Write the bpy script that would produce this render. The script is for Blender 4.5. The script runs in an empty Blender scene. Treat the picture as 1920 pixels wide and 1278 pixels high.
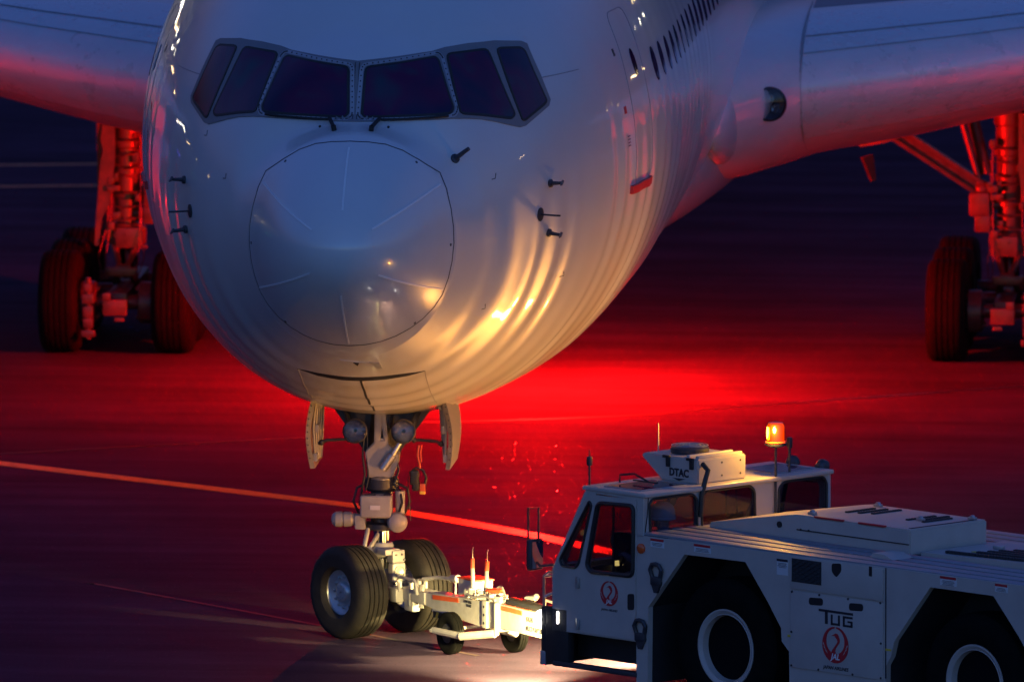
import bpy, bmesh, math, random
from mathutils import Vector, Matrix
random.seed(7)
R = math.radians
PI = math.pi
scene = bpy.context.scene
COL = scene.collection

# ------------------------------------------------------------------ camera
cam = bpy.data.cameras.new('camera')
camo = bpy.data.objects.new('camera', cam)
COL.objects.link(camo)
camo.location = (18.150, -200.0, 28.5214)
camo.rotation_euler = (PI / 2 - 0.12516, 0, 0.083353)
cam.sensor_fit = 'HORIZONTAL'
cam.sensor_width = 36.0
cam.lens = 646.43
cam.clip_start = 1.0
cam.clip_end = 6000
cam.dof.use_dof = True
cam.dof.focus_distance = 197.0
cam.dof.aperture_fstop = 2.6
scene.camera = camo

# ------------------------------------------------------------------ sky, sun, exposure
SUN_EL, SUN_AZ = R(-2.5), R(165)
world = bpy.data.worlds.new('World')
scene.world = world
world.use_nodes = True
wn = world.node_tree
wn.nodes.clear()
w_out = wn.nodes.new('ShaderNodeOutputWorld')
w_bg = wn.nodes.new('ShaderNodeBackground')
w_sky = wn.nodes.new('ShaderNodeTexSky')
w_sky.sky_type = 'NISHITA'
w_sky.sun_disc = False
w_sky.sun_elevation = SUN_EL
w_sky.sun_rotation = SUN_AZ
w_sky.altitude = 0
w_sky.air_density = 1.0
w_sky.dust_density = 0.4
w_sky.ozone_density = 3.5
w_tint = wn.nodes.new('ShaderNodeMix')
w_tint.data_type = 'RGBA'
w_tint.blend_type = 'MULTIPLY'
w_tint.inputs[0].default_value = 1.0
w_tint.inputs[7].default_value = (0.64, 1.0, 1.0, 1)     # white balance of the photograph
wn.links.new(w_sky.outputs[0], w_tint.inputs[6])
wn.links.new(w_tint.outputs[2], w_bg.inputs[0])
w_bg.inputs[1].default_value = 0.112
wn.links.new(w_bg.outputs[0], w_out.inputs[0])

sun = bpy.data.lights.new('sun', 'SUN')
suno = bpy.data.objects.new('sun', sun)
COL.objects.link(suno)
sun.energy = 0.0005
sun.angle = R(10)
sun.color = (1.0, 0.9, 0.82)
suno.rotation_euler = (PI / 2 - SUN_EL, 0, PI - SUN_AZ)

vs = scene.view_settings
vs.view_transform = 'Standard'
vs.look = 'None'
vs.exposure = 5.0
vs.gamma = 1.0
vs.use_curve_mapping = False
scene.cycles.use_denoising = True
scene.cycles.max_bounces = 7
scene.cycles.glossy_bounces = 4
scene.cycles.transparent_max_bounces = 12
scene.cycles.caustics_reflective = False
scene.cycles.caustics_refractive = False
scene.cycles.sample_clamp_indirect = 6.0

KX = 0.03125                   # lamps are set for exposure 0; this keeps them in step with the exposure above
HEAD_W = (200 * KX, 600 * KX)
CART_W = 480 * KX          # above: headlights, camera side, far side; here: the added cart lamps
LOW_W = (2000 * KX, 4600 * KX)
AMBER_W = 60 * KX
BEACON_W = 7400 * KX
ADDED_LAMP_W = 4000 * KX  # unseen roof lamps, added for warm reflections

# ------------------------------------------------------------------ materials
def nodes_of(name):
    m = bpy.data.materials.new(name)
    m.use_nodes = True
    nt = m.node_tree
    return m, nt, nt.nodes['Principled BSDF']

def setin(b, key, val):
    if key in b.inputs:
        b.inputs[key].default_value = val

def mat(name, col, rough=0.5, metal=0.0, coat=0.0, var=0.0, vscale=6.0, bump=0.0, bscale=40.0, rvar=0.0, spec=0.5, emit=None, estr=0.0):
    m, nt, b = nodes_of(name)
    c = (col[0], col[1], col[2], 1)
    setin(b, 'Base Color', c)
    setin(b, 'Roughness', rough)
    setin(b, 'Metallic', metal)
    setin(b, 'Specular IOR Level', spec)
    if coat:
        setin(b, 'Coat Weight', coat)
        setin(b, 'Coat Roughness', 0.04)
    if emit:
        setin(b, 'Emission Color', (emit[0], emit[1], emit[2], 1))
        setin(b, 'Emission Strength', estr)
    N, L = nt.nodes, nt.links
    if var or rvar or bump:
        tc = N.new('ShaderNodeTexCoord')
    if var or rvar:
        nz = N.new('ShaderNodeTexNoise')
        nz.inputs['Scale'].default_value = vscale
        nz.inputs['Detail'].default_value = 6
        nz.inputs['Roughness'].default_value = 0.65
        L.new(tc.outputs['Object'], nz.inputs['Vector'])
        if var:
            mx = N.new('ShaderNodeMix')
            mx.data_type = 'RGBA'
            mx.inputs[6].default_value = (c[0] * (1 - var), c[1] * (1 - var), c[2] * (1 - var), 1)
            mx.inputs[7].default_value = (min(1, c[0] * (1 + var)), min(1, c[1] * (1 + var)), min(1, c[2] * (1 + var)), 1)
            cr = N.new('ShaderNodeMapRange')
            cr.inputs[1].default_value = 0.3
            cr.inputs[2].default_value = 0.7
            L.new(nz.outputs[0], cr.inputs[0])
            L.new(cr.outputs[0], mx.inputs[0])
            L.new(mx.outputs[2], b.inputs['Base Color'])
        if rvar:
            rr = N.new('ShaderNodeMapRange')
            rr.inputs[1].default_value = 0.3
            rr.inputs[2].default_value = 0.7
            rr.inputs[3].default_value = max(0.02, rough - rvar)
            rr.inputs[4].default_value = min(1, rough + rvar)
            L.new(nz.outputs[0], rr.inputs[0])
            L.new(rr.outputs[0], b.inputs['Roughness'])
    if bump:
        n2 = N.new('ShaderNodeTexNoise')
        n2.inputs['Scale'].default_value = bscale
        n2.inputs['Detail'].default_value = 4
        L.new(tc.outputs['Object'], n2.inputs['Vector'])
        bp = N.new('ShaderNodeBump')
        bp.inputs['Strength'].default_value = bump
        bp.inputs['Distance'].default_value = 0.01
        L.new(n2.outputs[0], bp.inputs['Height'])
        L.new(bp.outputs[0], b.inputs['Normal'])
    return m

def glass(name, tint, rough=0.02, alpha=0.25):
    # thin sheet: tinted see-through plus mirror-like reflection by viewing angle
    m, nt, b = nodes_of(name)
    N, L = nt.nodes, nt.links
    N.remove(b)
    tr = N.new('ShaderNodeBsdfTransparent')
    tr.inputs[0].default_value = (tint[0], tint[1], tint[2], 1)
    gl = N.new('ShaderNodeBsdfGlossy')
    gl.inputs['Roughness'].default_value = rough
    lw = N.new('ShaderNodeLayerWeight')
    lw.inputs[0].default_value = .5
    pw = N.new('ShaderNodeMath')
    pw.operation = 'POWER'
    pw.inputs[1].default_value = 4.0
    L.new(lw.outputs['Facing'], pw.inputs[0])
    fr = N.new('ShaderNodeMapRange')
    fr.inputs[3].default_value = .045
    fr.inputs[4].default_value = .75
    L.new(pw.outputs[0], fr.inputs[0])
    mx = N.new('ShaderNodeMixShader')
    L.new(fr.outputs[0], mx.inputs[0])
    L.new(tr.outputs[0], mx.inputs[1])
    L.new(gl.outputs[0], mx.inputs[2])
    L.new(mx.outputs[0], N['Material Output'].inputs[0])
    return m

def emitter(name, col, s):
    m, nt, b = nodes_of(name)
    setin(b, 'Base Color', (col[0] * .3, col[1] * .3, col[2] * .3, 1))
    setin(b, 'Emission Color', (col[0], col[1], col[2], 1))
    setin(b, 'Emission Strength', s * KX)
    return m

def asphalt():
    m, nt, b = nodes_of('apron_asphalt')
    N, L = nt.nodes, nt.links
    tc = N.new('ShaderNodeTexCoord')
    P = tc.outputs['Object']
    def noise(scale, detail=6, rough=.6, vec=P):
        n = N.new('ShaderNodeTexNoise')
        n.inputs['Scale'].default_value = scale
        n.inputs['Detail'].default_value = detail
        n.inputs['Roughness'].default_value = rough
        L.new(vec, n.inputs['Vector'])
        return n.outputs[0]
    def rng(x, a, c, lo, hi):
        r = N.new('ShaderNodeMapRange')
        for i, v in enumerate((a, c, lo, hi)):
            r.inputs[i + 1].default_value = v
        L.new(x, r.inputs[0])
        return r.outputs[0]
    def math2(op, x, y):
        k = N.new('ShaderNodeMath')
        k.operation = op
        for i, v in enumerate((x, y)):
            if isinstance(v, (int, float)):
                k.inputs[i].default_value = v
            else:
                L.new(v, k.inputs[i])
        return k.outputs[0]
    # stains and tyre rubber stretched along the taxi direction
    mp = N.new('ShaderNodeMapping')
    mp.inputs['Rotation'].default_value = (0, 0, R(42))
    mp.inputs['Scale'].default_value = (0.12, 0.9, 1)
    L.new(P, mp.inputs[0])
    big = noise(0.35, 5, .6)
    streak = noise(1.6, 5, .6, mp.outputs[0])
    grain = noise(60, 3, .6)
    v = math2('MULTIPLY', rng(big, .3, .7, .75, 1.2), rng(streak, .3, .7, .72, 1.25))
    v = math2('MULTIPLY', v, rng(grain, .25, .75, .7, 1.3))
    mx = N.new('ShaderNodeMix')
    mx.data_type = 'RGBA'
    mx.blend_type = 'MULTIPLY'
    mx.inputs[0].default_value = 1
    mx.inputs[6].default_value = (0.056, 0.038, 0.064, 1)
    cmb = N.new('ShaderNodeCombineColor')
    for i in range(3):
        L.new(v, cmb.inputs[i])
    L.new(cmb.outputs[0], mx.inputs[7])
    L.new(mx.outputs[2], b.inputs['Base Color'])
    # bright stone chips that glint: tilted smooth facets in some cells
    vo = N.new('ShaderNodeTexVoronoi')
    vo.inputs['Scale'].default_value = 23.0
    L.new(P, vo.inputs['Vector'])
    sep = N.new('ShaderNodeSeparateColor')
    L.new(vo.outputs['Color'], sep.inputs[0])
    pick = math2('GREATER_THAN', sep.outputs[2], 0.50)
    near = math2('LESS_THAN', vo.outputs['Distance'], 0.14)
    chip = math2('MULTIPLY', pick, near)
    bp = N.new('ShaderNodeBump')
    bp.inputs['Strength'].default_value = 0.45
    bp.inputs['Distance'].default_value = 0.004
    L.new(noise(140, 3, .6), bp.inputs['Height'])
    tilt = N.new('ShaderNodeCombineXYZ')
    L.new(math2('MULTIPLY', math2('SUBTRACT', sep.outputs[0], .5), .30), tilt.inputs[0])
    L.new(math2('MULTIPLY', math2('SUBTRACT', sep.outputs[1], .5), .30), tilt.inputs[1])
    tilt.inputs[2].default_value = 1.0
    vmx = N.new('ShaderNodeMix')
    vmx.data_type = 'VECTOR'
    L.new(chip, vmx.inputs[0])
    L.new(bp.outputs[0], vmx.inputs[4])
    L.new(tilt.outputs[0], vmx.inputs[5])
    nn = N.new('ShaderNodeVectorMath')
    nn.operation = 'NORMALIZE'
    L.new(vmx.outputs[1], nn.inputs[0])
    L.new(nn.outputs[0], b.inputs['Normal'])
    base_r = rng(big, .3, .7, .70, .90)
    rmx = N.new('ShaderNodeMix')
    rmx.data_type = 'FLOAT'
    L.new(chip, rmx.inputs[0])
    L.new(base_r, rmx.inputs[2])
    rmx.inputs[3].default_value = 0.11
    L.new(rmx.outputs[0], b.inputs['Roughness'])
    smx = N.new('ShaderNodeMix')
    smx.data_type = 'FLOAT'
    L.new(chip, smx.inputs[0])
    smx.inputs[2].default_value = 0.004
    smx.inputs[3].default_value = 0.3
    L.new(smx.outputs[0], b.inputs['Specular IOR Level'])
    return m

M = {}
M['asphalt'] = asphalt()
M['line'] = mat('worn_line_paint', (0.64, 0.50, 0.05), .32, var=.45, vscale=9, bump=.3, bscale=120)
M['line_faint'] = mat('scuffed_line_paint', (0.066, 0.045, 0.048), .8, var=.5, vscale=4)
M['tar'] = mat('tar_and_shadow_dark', (0.012, 0.011, 0.012), .5)  # also colours the shadow strip drawn on the apron
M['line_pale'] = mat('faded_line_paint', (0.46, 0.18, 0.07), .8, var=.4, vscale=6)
M['skin'] = mat('aircraft_white_paint', (0.68, 0.68, 0.68), .25, coat=.7, var=.025, vscale=1.2, rvar=.05)
def polish(m, aniso, rough):
    nt = m.node_tree
    b = nt.nodes['Principled BSDF']
    for l in list(nt.links):
        if l.to_socket == b.inputs['Roughness']:
            nt.links.remove(l)
    b.inputs['Roughness'].default_value = rough
    b.inputs['Anisotropic'].default_value = aniso
    t = nt.nodes.new('ShaderNodeTangent')
    t.direction_type = 'RADIAL'
    t.axis = 'Y'
    nt.links.new(t.outputs[0], b.inputs['Tangent'])
polish(M['skin'], .97, .40)
M['skin'].node_tree.nodes['Principled BSDF'].inputs['Metallic'].default_value = .12
M['skin'].node_tree.nodes['Principled BSDF'].inputs['Specular IOR Level'].default_value = .9
M['skin_grey'] = mat('aircraft_grey_paint', (0.58, 0.58, 0.60), .3, coat=.3, var=.05, vscale=1.5)
M['corogard'] = mat('wing_grey_coating', (0.16, 0.17, 0.2), .45, var=.08, vscale=2)
M['walkway'] = mat('wing_dark_strip', (0.03, 0.03, 0.035), .6)
M['slat'] = mat('bare_metal_leading_edge', (0.62, 0.63, 0.66), .30, metal=.15, var=.06, vscale=2, rvar=.08)
M['radome'] = mat('radome_paint', (0.68, 0.68, 0.68), .24, coat=.6, var=.02, vscale=1.5)
M['seam'] = mat('panel_seam', (0.05, 0.05, 0.06), .6)
M['seam_soft'] = mat('panel_seam_soft', (0.30, 0.30, 0.33), .5)
M['winframe'] = mat('windshield_surround', (0.20, 0.20, 0.22), .45, var=.06)
M['winframe2'] = mat('windshield_retainer', (0.40, 0.40, 0.43), .35, metal=.4)
M['cockpit'] = mat('cockpit_glass', (0.010, 0.009, 0.016), .06, spec=.3)
def pane_mottle(m):
    # interior hints painted into the pane colour: faint blue, violet and teal patches
    nt = m.node_tree
    N, L = nt.nodes, nt.links
    b = N['Principled BSDF']
    tc = N.new('ShaderNodeTexCoord')
    nz = N.new('ShaderNodeTexNoise')
    nz.inputs['Scale'].default_value = 1.7
    nz.inputs['Detail'].default_value = 2
    L.new(tc.outputs['Object'], nz.inputs['Vector'])
    cr = N.new('ShaderNodeValToRGB')
    e = cr.color_ramp.elements
    e[0].position, e[0].color = .32, (.014, .014, .055, 1)
    e[1].position, e[1].color = .70, (.008, .050, .075, 1)
    k = e.new(.52)
    k.color = (.070, .010, .055, 1)
    L.new(nz.outputs[0], cr.inputs[0])
    L.new(cr.outputs[0], b.inputs['Base Color'])
pane_mottle(M['cockpit'])
M['strip'] = mat('strip_white', (0.85, 0.85, 0.85), .4)
M['rubber_seal'] = mat('black_seal', (0.015, 0.015, 0.017), .5)
M['tyre'] = mat('tyre_rubber', (0.006, 0.006, 0.006), .8, spec=.08, var=.25, vscale=8, bump=.25, bscale=60)  # darker copy of the nose tyre rubber; the unlit look is in the colour
M['nose_tyre'] = mat('nose_tyre_rubber', (0.024, 0.021, 0.019), .65, spec=.3, var=.35, vscale=6, bump=.3, bscale=50)
M['rim'] = mat('wheel_rim_paint', (0.55, 0.56, 0.58), .35, metal=.5, var=.12, vscale=10)
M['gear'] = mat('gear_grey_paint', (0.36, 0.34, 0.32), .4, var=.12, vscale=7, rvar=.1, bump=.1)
M['door_paint'] = mat('gear_door_paint', (0.22, 0.20, 0.185), .5, var=.3, vscale=5, rvar=.1)
M['gear_main'] = mat('main_gear_paint', (0.075, 0.05, 0.042), .4, var=.4, vscale=7, rvar=.1, bump=.1)  # darker, redder copy of the gear paint; shade and red glow in the colour
M['gear_dark'] = mat('gear_dark_metal', (0.06, 0.06, 0.07), .45, metal=.4, var=.2, vscale=10)
M['chrome'] = mat('chrome_piston', (0.8, 0.8, 0.82), .08, metal=1)
M['hose'] = mat('black_hose', (0.02, 0.02, 0.02), .45)
M['lens'] = mat('lamp_reflector', (0.45, 0.45, 0.48), .10, metal=1, bump=.9, bscale=60)
M['hub_black'] = mat('hub_black', (0.004, 0.004, 0.005), .7, spec=.1)
M['clear'] = glass('lamp_glass', (.9, .9, .92))
M['white_paint'] = mat('tractor_white_paint', (0.49, 0.43, 0.39), .47, coat=.05, var=.07, vscale=3, rvar=.1, bump=.03, bscale=8)
M['white_worn'] = mat('tow_bar_paint', (0.42, 0.40, 0.37), .5, var=.16, vscale=9, rvar=.1, bump=.15, bscale=30)
M['deck_grey'] = mat('deck_slat_grey', (0.26, 0.27, 0.30), .5, var=.12, vscale=5)
M['deck_dark'] = mat('deck_recess', (0.03, 0.03, 0.035), .7)
M['black'] = mat('black_paint', (0.02, 0.02, 0.022), .5, var=.2)
M['chassis'] = mat('chassis_black', (0.018, 0.018, 0.02), .65, var=.2)
M['red'] = mat('red_print', (0.50, 0.02, 0.03), .45)
M['orange'] = mat('orange_tape', (0.65, 0.10, 0.03), .45, var=.1)
M['yellow'] = mat('yellow_paint', (0.70, 0.50, 0.05), .5)
M['reflector'] = mat('orange_reflector', (0.75, 0.10, 0.02), .2, coat=.5)
M['print'] = mat('black_print', (0.02, 0.02, 0.03), .5)
M['print_white'] = mat('white_print', (0.75, 0.75, 0.75), .5)
M['paper'] = mat('decal_white', (0.62, 0.62, 0.64), .5)
M['tglass'] = glass('tractor_window', (.66, .66, .72))
M['mirror'] = mat('mirror_glass', (0.5, 0.5, 0.55), .05, metal=1)
M['cabin_dark'] = mat('cab_interior', (0.03, 0.03, 0.035), .7)
M['steel'] = mat('galvanised_steel', (0.45, 0.45, 0.46), .35, metal=.8, var=.15, vscale=15)
M['helmet'] = mat('helmet_plastic', (0.55, 0.62, 0.72), .3, coat=.3)
M['jacket'] = mat('work_jacket', (0.20, 0.23, 0.30), .8, bump=.2, bscale=30)
M['skin_tone'] = mat('face_skin', (0.45, 0.28, 0.2), .55)
M['trousers'] = mat('work_trousers', (0.05, 0.06, 0.1), .85)
M['head_lens'] = emitter('headlight_lens', (1.0, .96, .85), 14)
M['amber_lens'] = emitter('amber_beacon_core', (1.0, .55, .04), 14)
M['amber_fill'] = emitter('amber_beacon_drum', (1.0, .16, .01), 1.1)
M['red_lens'] = emitter('red_beacon_lens', (1, .02, .01), 20)
M['amber_glass'] = glass('amber_beacon_glass', (1.0, .35, .03), .05)
M['gold_lamp'] = emitter('mast_lamp_warm', (1.0, .66, .30), 55)
M['white_lamp'] = emitter('mast_lamp_white', (1.0, .90, .72), 75)
M['blue_lamp'] = emitter('taxi_lamp_blue', (.08, .10, 1.0), 9)
M['green_lamp'] = emitter('taxi_lamp_green', (.02, 1.0, .45), 40)
M['winlit'] = emitter('lit_gauge', (1.0, .75, .2), 1.2)
M['tail_lamp'] = mat('steering_lamp_face', (0.75, 0.72, 0.6), .2, metal=.6)

# ------------------------------------------------------------------ builders
def link(o, parent=None):
    COL.objects.link(o)
    if parent is not None:
        o.parent = parent
    return o

def tag(o, label=None, cat=None, group=None, kind=None):
    if label: o['label'] = label
    if cat: o['category'] = cat
    if group: o['group'] = group
    if kind: o['kind'] = kind
    return o

def empty(name, loc=(0, 0, 0), rz=0, parent=None):
    o = bpy.data.objects.new(name, None)
    o.location = loc
    o.rotation_euler = (0, 0, rz)
    o.empty_display_size = .2
    return link(o, parent)

def basis(d):
    d = Vector(d).normalized()
    u = Vector((0, 0, 1)) if abs(d.z) < .95 else Vector((1, 0, 0))
    x = d.cross(u).normalized()
    y = d.cross(x).normalized()
    return x, y, d

class B:
    """collects shapes in one mesh"""
    def __init__(s):
        s.bm = bmesh.new()
    def _add(s, tmp, mtx=None):
        me = bpy.data.meshes.new('tmp')
        tmp.to_mesh(me)
        tmp.free()
        if mtx is not None:
            me.transform(mtx)
        s.bm.from_mesh(me)
        bpy.data.meshes.remove(me)
        return s
    def box(s, c, size, rot=None, bev=0.0, seg=2):
        t = bmesh.new()
        bmesh.ops.create_cube(t, size=1, matrix=Matrix.Diagonal((size[0], size[1], size[2], 1)))
        if bev:
            bmesh.ops.bevel(t, geom=t.edges[:], offset=bev, segments=seg, affect='EDGES', profile=.6)
        m = Matrix.Translation(c)
        if rot is not None:
            m = m @ (rot.to_4x4() if not isinstance(rot, (int, float)) else Matrix.Rotation(rot, 4, 'Z'))
        return s._add(t, m)
    def rings(s, rings, cap=True, closed=True):
        bm = s.bm
        V = [[bm.verts.new(p) for p in r] for r in rings]
        n = len(V[0])
        for a, b in zip(V, V[1:]):
            for i in range(n if closed else n - 1):
                j = (i + 1) % n
                bm.faces.new((a[i], a[j], b[j], b[i]))
        if cap:
            bm.faces.new(V[0][::-1])
            bm.faces.new(V[-1])
        return s
    def cyl(s, p0, p1, r0, r1=None, n=16, cap=True):
        r1 = r0 if r1 is None else r1
        p0, p1 = Vector(p0), Vector(p1)
        x, y, d = basis(p1 - p0)
        cs = [(math.cos(2 * PI * i / n), math.sin(2 * PI * i / n)) for i in range(n)]
        return s.rings([[p + (x * c + y * q) * r for c, q in cs] for p, r in ((p0, r0), (p1, r1))], cap)
    def lathe(s, prof, o, axis, n=32, cap=True):
        """prof: (radius, distance along axis)"""
        o = Vector(o)
        x, y, d = basis(axis)
        cs = [(math.cos(2 * PI * i / n), math.sin(2 * PI * i / n)) for i in range(n)]
        return s.rings([[o + d * h + (x * c + y * q) * max(r, 1e-4) for c, q in cs] for r, h in prof], cap)
    def tube(s, pts, r, n=8):
        pts = [Vector(p) for p in pts]
        rings = []
        x = None
        for i, p in enumerate(pts):
            d = (pts[min(i + 1, len(pts) - 1)] - pts[max(i - 1, 0)]).normalized()
            if x is None:
                x, y, d = basis(d)
            else:
                x = (x - d * x.dot(d)).normalized()
                y = d.cross(x)
            rr = r[i] if isinstance(r, (list, tuple)) else r
            rings.append([p + (x * math.cos(2 * PI * k / n) + y * math.sin(2 * PI * k / n)) * rr for k in range(n)])
        return s.rings(rings)
    def prism(s, poly, o, e1, e2, e3, depth, holes=()):
        """flat polygon (with holes) in the e1-e2 plane, thickened along e3"""
        o, e1, e2, e3 = Vector(o), Vector(e1), Vector(e2), Vector(e3)
        t = bmesh.new()
        edges = []
        for loop in [poly] + list(holes):
            vs_ = [t.verts.new(o + e1 * p + e2 * q) for p, q in loop]
            for i in range(len(vs_)):
                edges.append(t.edges.new((vs_[i], vs_[(i + 1) % len(vs_)])))
        bmesh.ops.triangle_fill(t, edges=edges, use_beauty=True, normal=e3)
        if depth:
            g = bmesh.ops.extrude_face_region(t, geom=t.faces[:])
            bmesh.ops.translate(t, verts=[v for v in g['geom'] if isinstance(v, bmesh.types.BMVert)], vec=e3 * depth)
        bmesh.ops.recalc_face_normals(t, faces=t.faces[:])
        return s._add(t)
    def sphere(s, c, r, n=16, sc=(1, 1, 1)):
        t = bmesh.new()
        bmesh.ops.create_uvsphere(t, u_segments=n, v_segments=max(6, n // 2), radius=r)
        return s._add(t, Matrix.Translation(c) @ Matrix.Diagonal((sc[0], sc[1], sc[2], 1)))
    def build(s, name, m, parent=None, ang=35):
        me = bpy.data.meshes.new(name)
        bmesh.ops.recalc_face_normals(s.bm, faces=s.bm.faces[:])
        s.bm.to_mesh(me)
        s.bm.free()
        for p in me.polygons:
            p.use_smooth = True
        me.set_sharp_from_angle(angle=R(ang))
        me.materials.append(M[m])
        o = bpy.data.objects.new(name, me)
        return link(o, parent)

def copy_tree(o, parent=None):
    c = o.copy()
    link(c, None)
    c.parent = parent
    for ch in [k for k in o.children]:
        copy_tree(ch, c)
    return c

def rp(poly, r, n=4):
    """round the corners of a polygon"""
    out = []
    k = len(poly)
    for i in range(k):
        p0, p, p1 = Vector(poly[i - 1]), Vector(poly[i]), Vector(poly[(i + 1) % k])
        a, b = p0 - p, p1 - p
        rr = min(r, a.length * .45, b.length * .45)
        a, b = p + a.normalized() * rr, p + b.normalized() * rr
        for j in range(n + 1):
            t = j / n
            q = a * (1 - t) ** 2 + p * 2 * t * (1 - t) + b * t * t
            out.append((q.x, q.y))
    return out

def circ(cx, cy, r, n=24, ry=None):
    ry = r if ry is None else ry
    return [(cx + r * math.cos(2 * PI * i / n), cy + ry * math.sin(2 * PI * i / n)) for i in range(n)]

def text_mesh(txt, size, name, m, mtx, parent, bold=0.0, sx=1.0, shear=0.0, depth=.002):
    cu = bpy.data.curves.new('lettering', 'FONT')
    cu.body = txt
    cu.size = size
    cu.align_x = 'CENTER'
    cu.align_y = 'CENTER'
    cu.extrude = depth
    cu.offset = bold
    cu.shear = shear
    cu.resolution_u = 3
    t = bpy.data.objects.new('tmp_text', cu)
    COL.objects.link(t)
    dg = bpy.context.evaluated_depsgraph_get()
    me = bpy.data.meshes.new_from_object(t.evaluated_get(dg))
    bpy.data.objects.remove(t)
    bpy.data.curves.remove(cu)
    me.transform(mtx @ Matrix.Diagonal((sx, 1, 1, 1)))
    me.materials.clear()
    me.materials.append(M[m])
    me.name = name
    return link(bpy.data.objects.new(name, me), parent)

def frame(o, e1, e2, e3):
    return Matrix(((e1[0], e2[0], e3[0], o[0]), (e1[1], e2[1], e3[1], o[1]), (e1[2], e2[2], e3[2], o[2]), (0, 0, 0, 1)))

# ------------------------------------------------------------------ the apron
g = B()
g.bm.faces.new([g.bm.verts.new(p) for p in ((-2500, -2500, 0), (2500, -2500, 0), (2500, 2500, 0), (-2500, 2500, 0))])
apron = tag(g.build('apron_ground', 'asphalt'), 'dark asphalt apron under the parked airliner', 'ground', kind='structure')

def ribbon2(name, pts, w, m, label, z=.004):
    g = B()
    P = [Vector((p[0], p[1], z)) for p in pts]
    # smooth the path
    Q = []
    for i in range(len(P) - 1):
        p0, p1, p2, p3 = P[max(i - 1, 0)], P[i], P[i + 1], P[min(i + 2, len(P) - 1)]
        for k in range(8):
            t = k / 8
            Q.append(.5 * (2 * p1 + (p2 - p0) * t + (2 * p0 - 5 * p1 + 4 * p2 - p3) * t * t + (3 * p1 - p0 - 3 * p2 + p3) * t ** 3))
    Q.append(P[-1])
    L_, R_ = [], []
    for i, q in enumerate(Q):
        d = (Q[min(i + 1, len(Q) - 1)] - Q[max(i - 1, 0)]).normalized()
        nrm = Vector((-d.y, d.x, 0))
        L_.append(g.bm.verts.new(q + nrm * w / 2))
        R_.append(g.bm.verts.new(q - nrm * w / 2))
    for i in range(len(Q) - 1):
        g.bm.faces.new((R_[i], R_[i + 1], L_[i + 1], L_[i]))
    return tag(g.build(name, m), label, 'line', kind='structure')

ribbon2('taxi_line', [(-40, 40), (-20, 24.6), (-10, 17.05), (-5.78, 13.87), (-1.36, 10.57), (-.56, 9.9), (1.62, 7.35), (4.4, 3.0), (7.5, -4), (10, -14)], .29, 'line', 'wide yellow guide line curving past the nose wheels')
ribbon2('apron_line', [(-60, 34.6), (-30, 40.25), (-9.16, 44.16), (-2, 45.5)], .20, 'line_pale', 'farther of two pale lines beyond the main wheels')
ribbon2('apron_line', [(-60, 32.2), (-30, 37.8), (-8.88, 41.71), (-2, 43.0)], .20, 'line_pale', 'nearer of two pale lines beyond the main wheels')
ribbon2('apron_line', [(-3.6, 3.7), (-3.36, 3.48), (-.81, .69), (1.2, -1.6)], .07, 'line_faint', 'thin faded line running under the nose wheel')

ribbon2('tar_and_shadow_strip', [(-1.5, 17.9), (1.2, 18.8), (3.6, 20.5), (14, 27.5)], .10, 'tar', 'dark tar joint in the red-lit asphalt behind the nose gear')
ribbon2('tar_and_shadow_strip', [(-30, 3.0), (-9, 13.2), (-5.33, 15.0), (-2.2, 16.6)], .10, 'tar', 'painted shadow strip crossing the asphalt toward the camera-left main wheels')  # a shadow on the apron, drawn as a dark ribbon

# ------------------------------------------------------------------ aircraft: nose surface
TIP = 4.86
KY = [-5.1, -5.0, -4.8, -4.4, -4.0, -3.6, -3.2, -2.87, -2.3, -1.8, -1.4, -.5, .5, 1.5, 3, 4.5, 6.5]
KT = [TIP, 5.12, 5.31, 5.58, 5.79, 5.95, 6.07, 6.60, 6.96, 7.34, 7.58, 7.92, 8.12, 8.22, 8.30, 8.32, 8.32]
KW = [0, .33, .54, .78, .95, 1.10, 1.29, 1.46, 1.77, 1.98, 2.12, 2.40, 2.62, 2.78, 2.93, 2.99, 3.0]
KB = [TIP, 4.55, 4.32, 4.00, 3.76, 3.55, 3.36, 3.22, 3.00, 2.83, 2.72, 2.52, 2.38, 2.29, 2.22, 2.20, 2.2]
KM = [TIP, TIP, 4.85, 4.82, 4.8, 4.8, 4.82, 4.85, 4.92, 4.98, 5.02, 5.08, 5.13, 5.17, 5.22, 5.25, 5.26]
KU = [math.sqrt(y + 5.1) for y in KY]

def slopes(xs, ys):
    n = len(xs)
    h = [xs[i + 1] - xs[i] for i in range(n - 1)]
    d = [(ys[i + 1] - ys[i]) / h[i] for i in range(n - 1)]
    m = [0.0] * n
    for i in range(1, n - 1):
        if d[i - 1] * d[i] > 0:
            w1, w2 = 2 * h[i] + h[i - 1], h[i] + 2 * h[i - 1]
            m[i] = (w1 + w2) / (w1 / d[i - 1] + w2 / d[i])
    m[0] = d[0]
    return m
KS = [(k, slopes(KU, k)) for k in (KT, KW, KB, KM)]

def section(Y):
    u = math.sqrt(max(Y + 5.1, 0))
    if u >= KU[-1]:
        return [k[-1] for k, _ in KS]
    i = 0
    while i < len(KU) - 2 and u > KU[i + 1]:
        i += 1
    h = KU[i + 1] - KU[i]
    t = (u - KU[i]) / h
    return [k[i] * (1 + 2 * t) * (1 - t) ** 2 + m[i] * h * t * (1 - t) ** 2 + k[i + 1] * t * t * (3 - 2 * t) + m[i + 1] * h * t * t * (t - 1) for k, m in KS]

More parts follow.
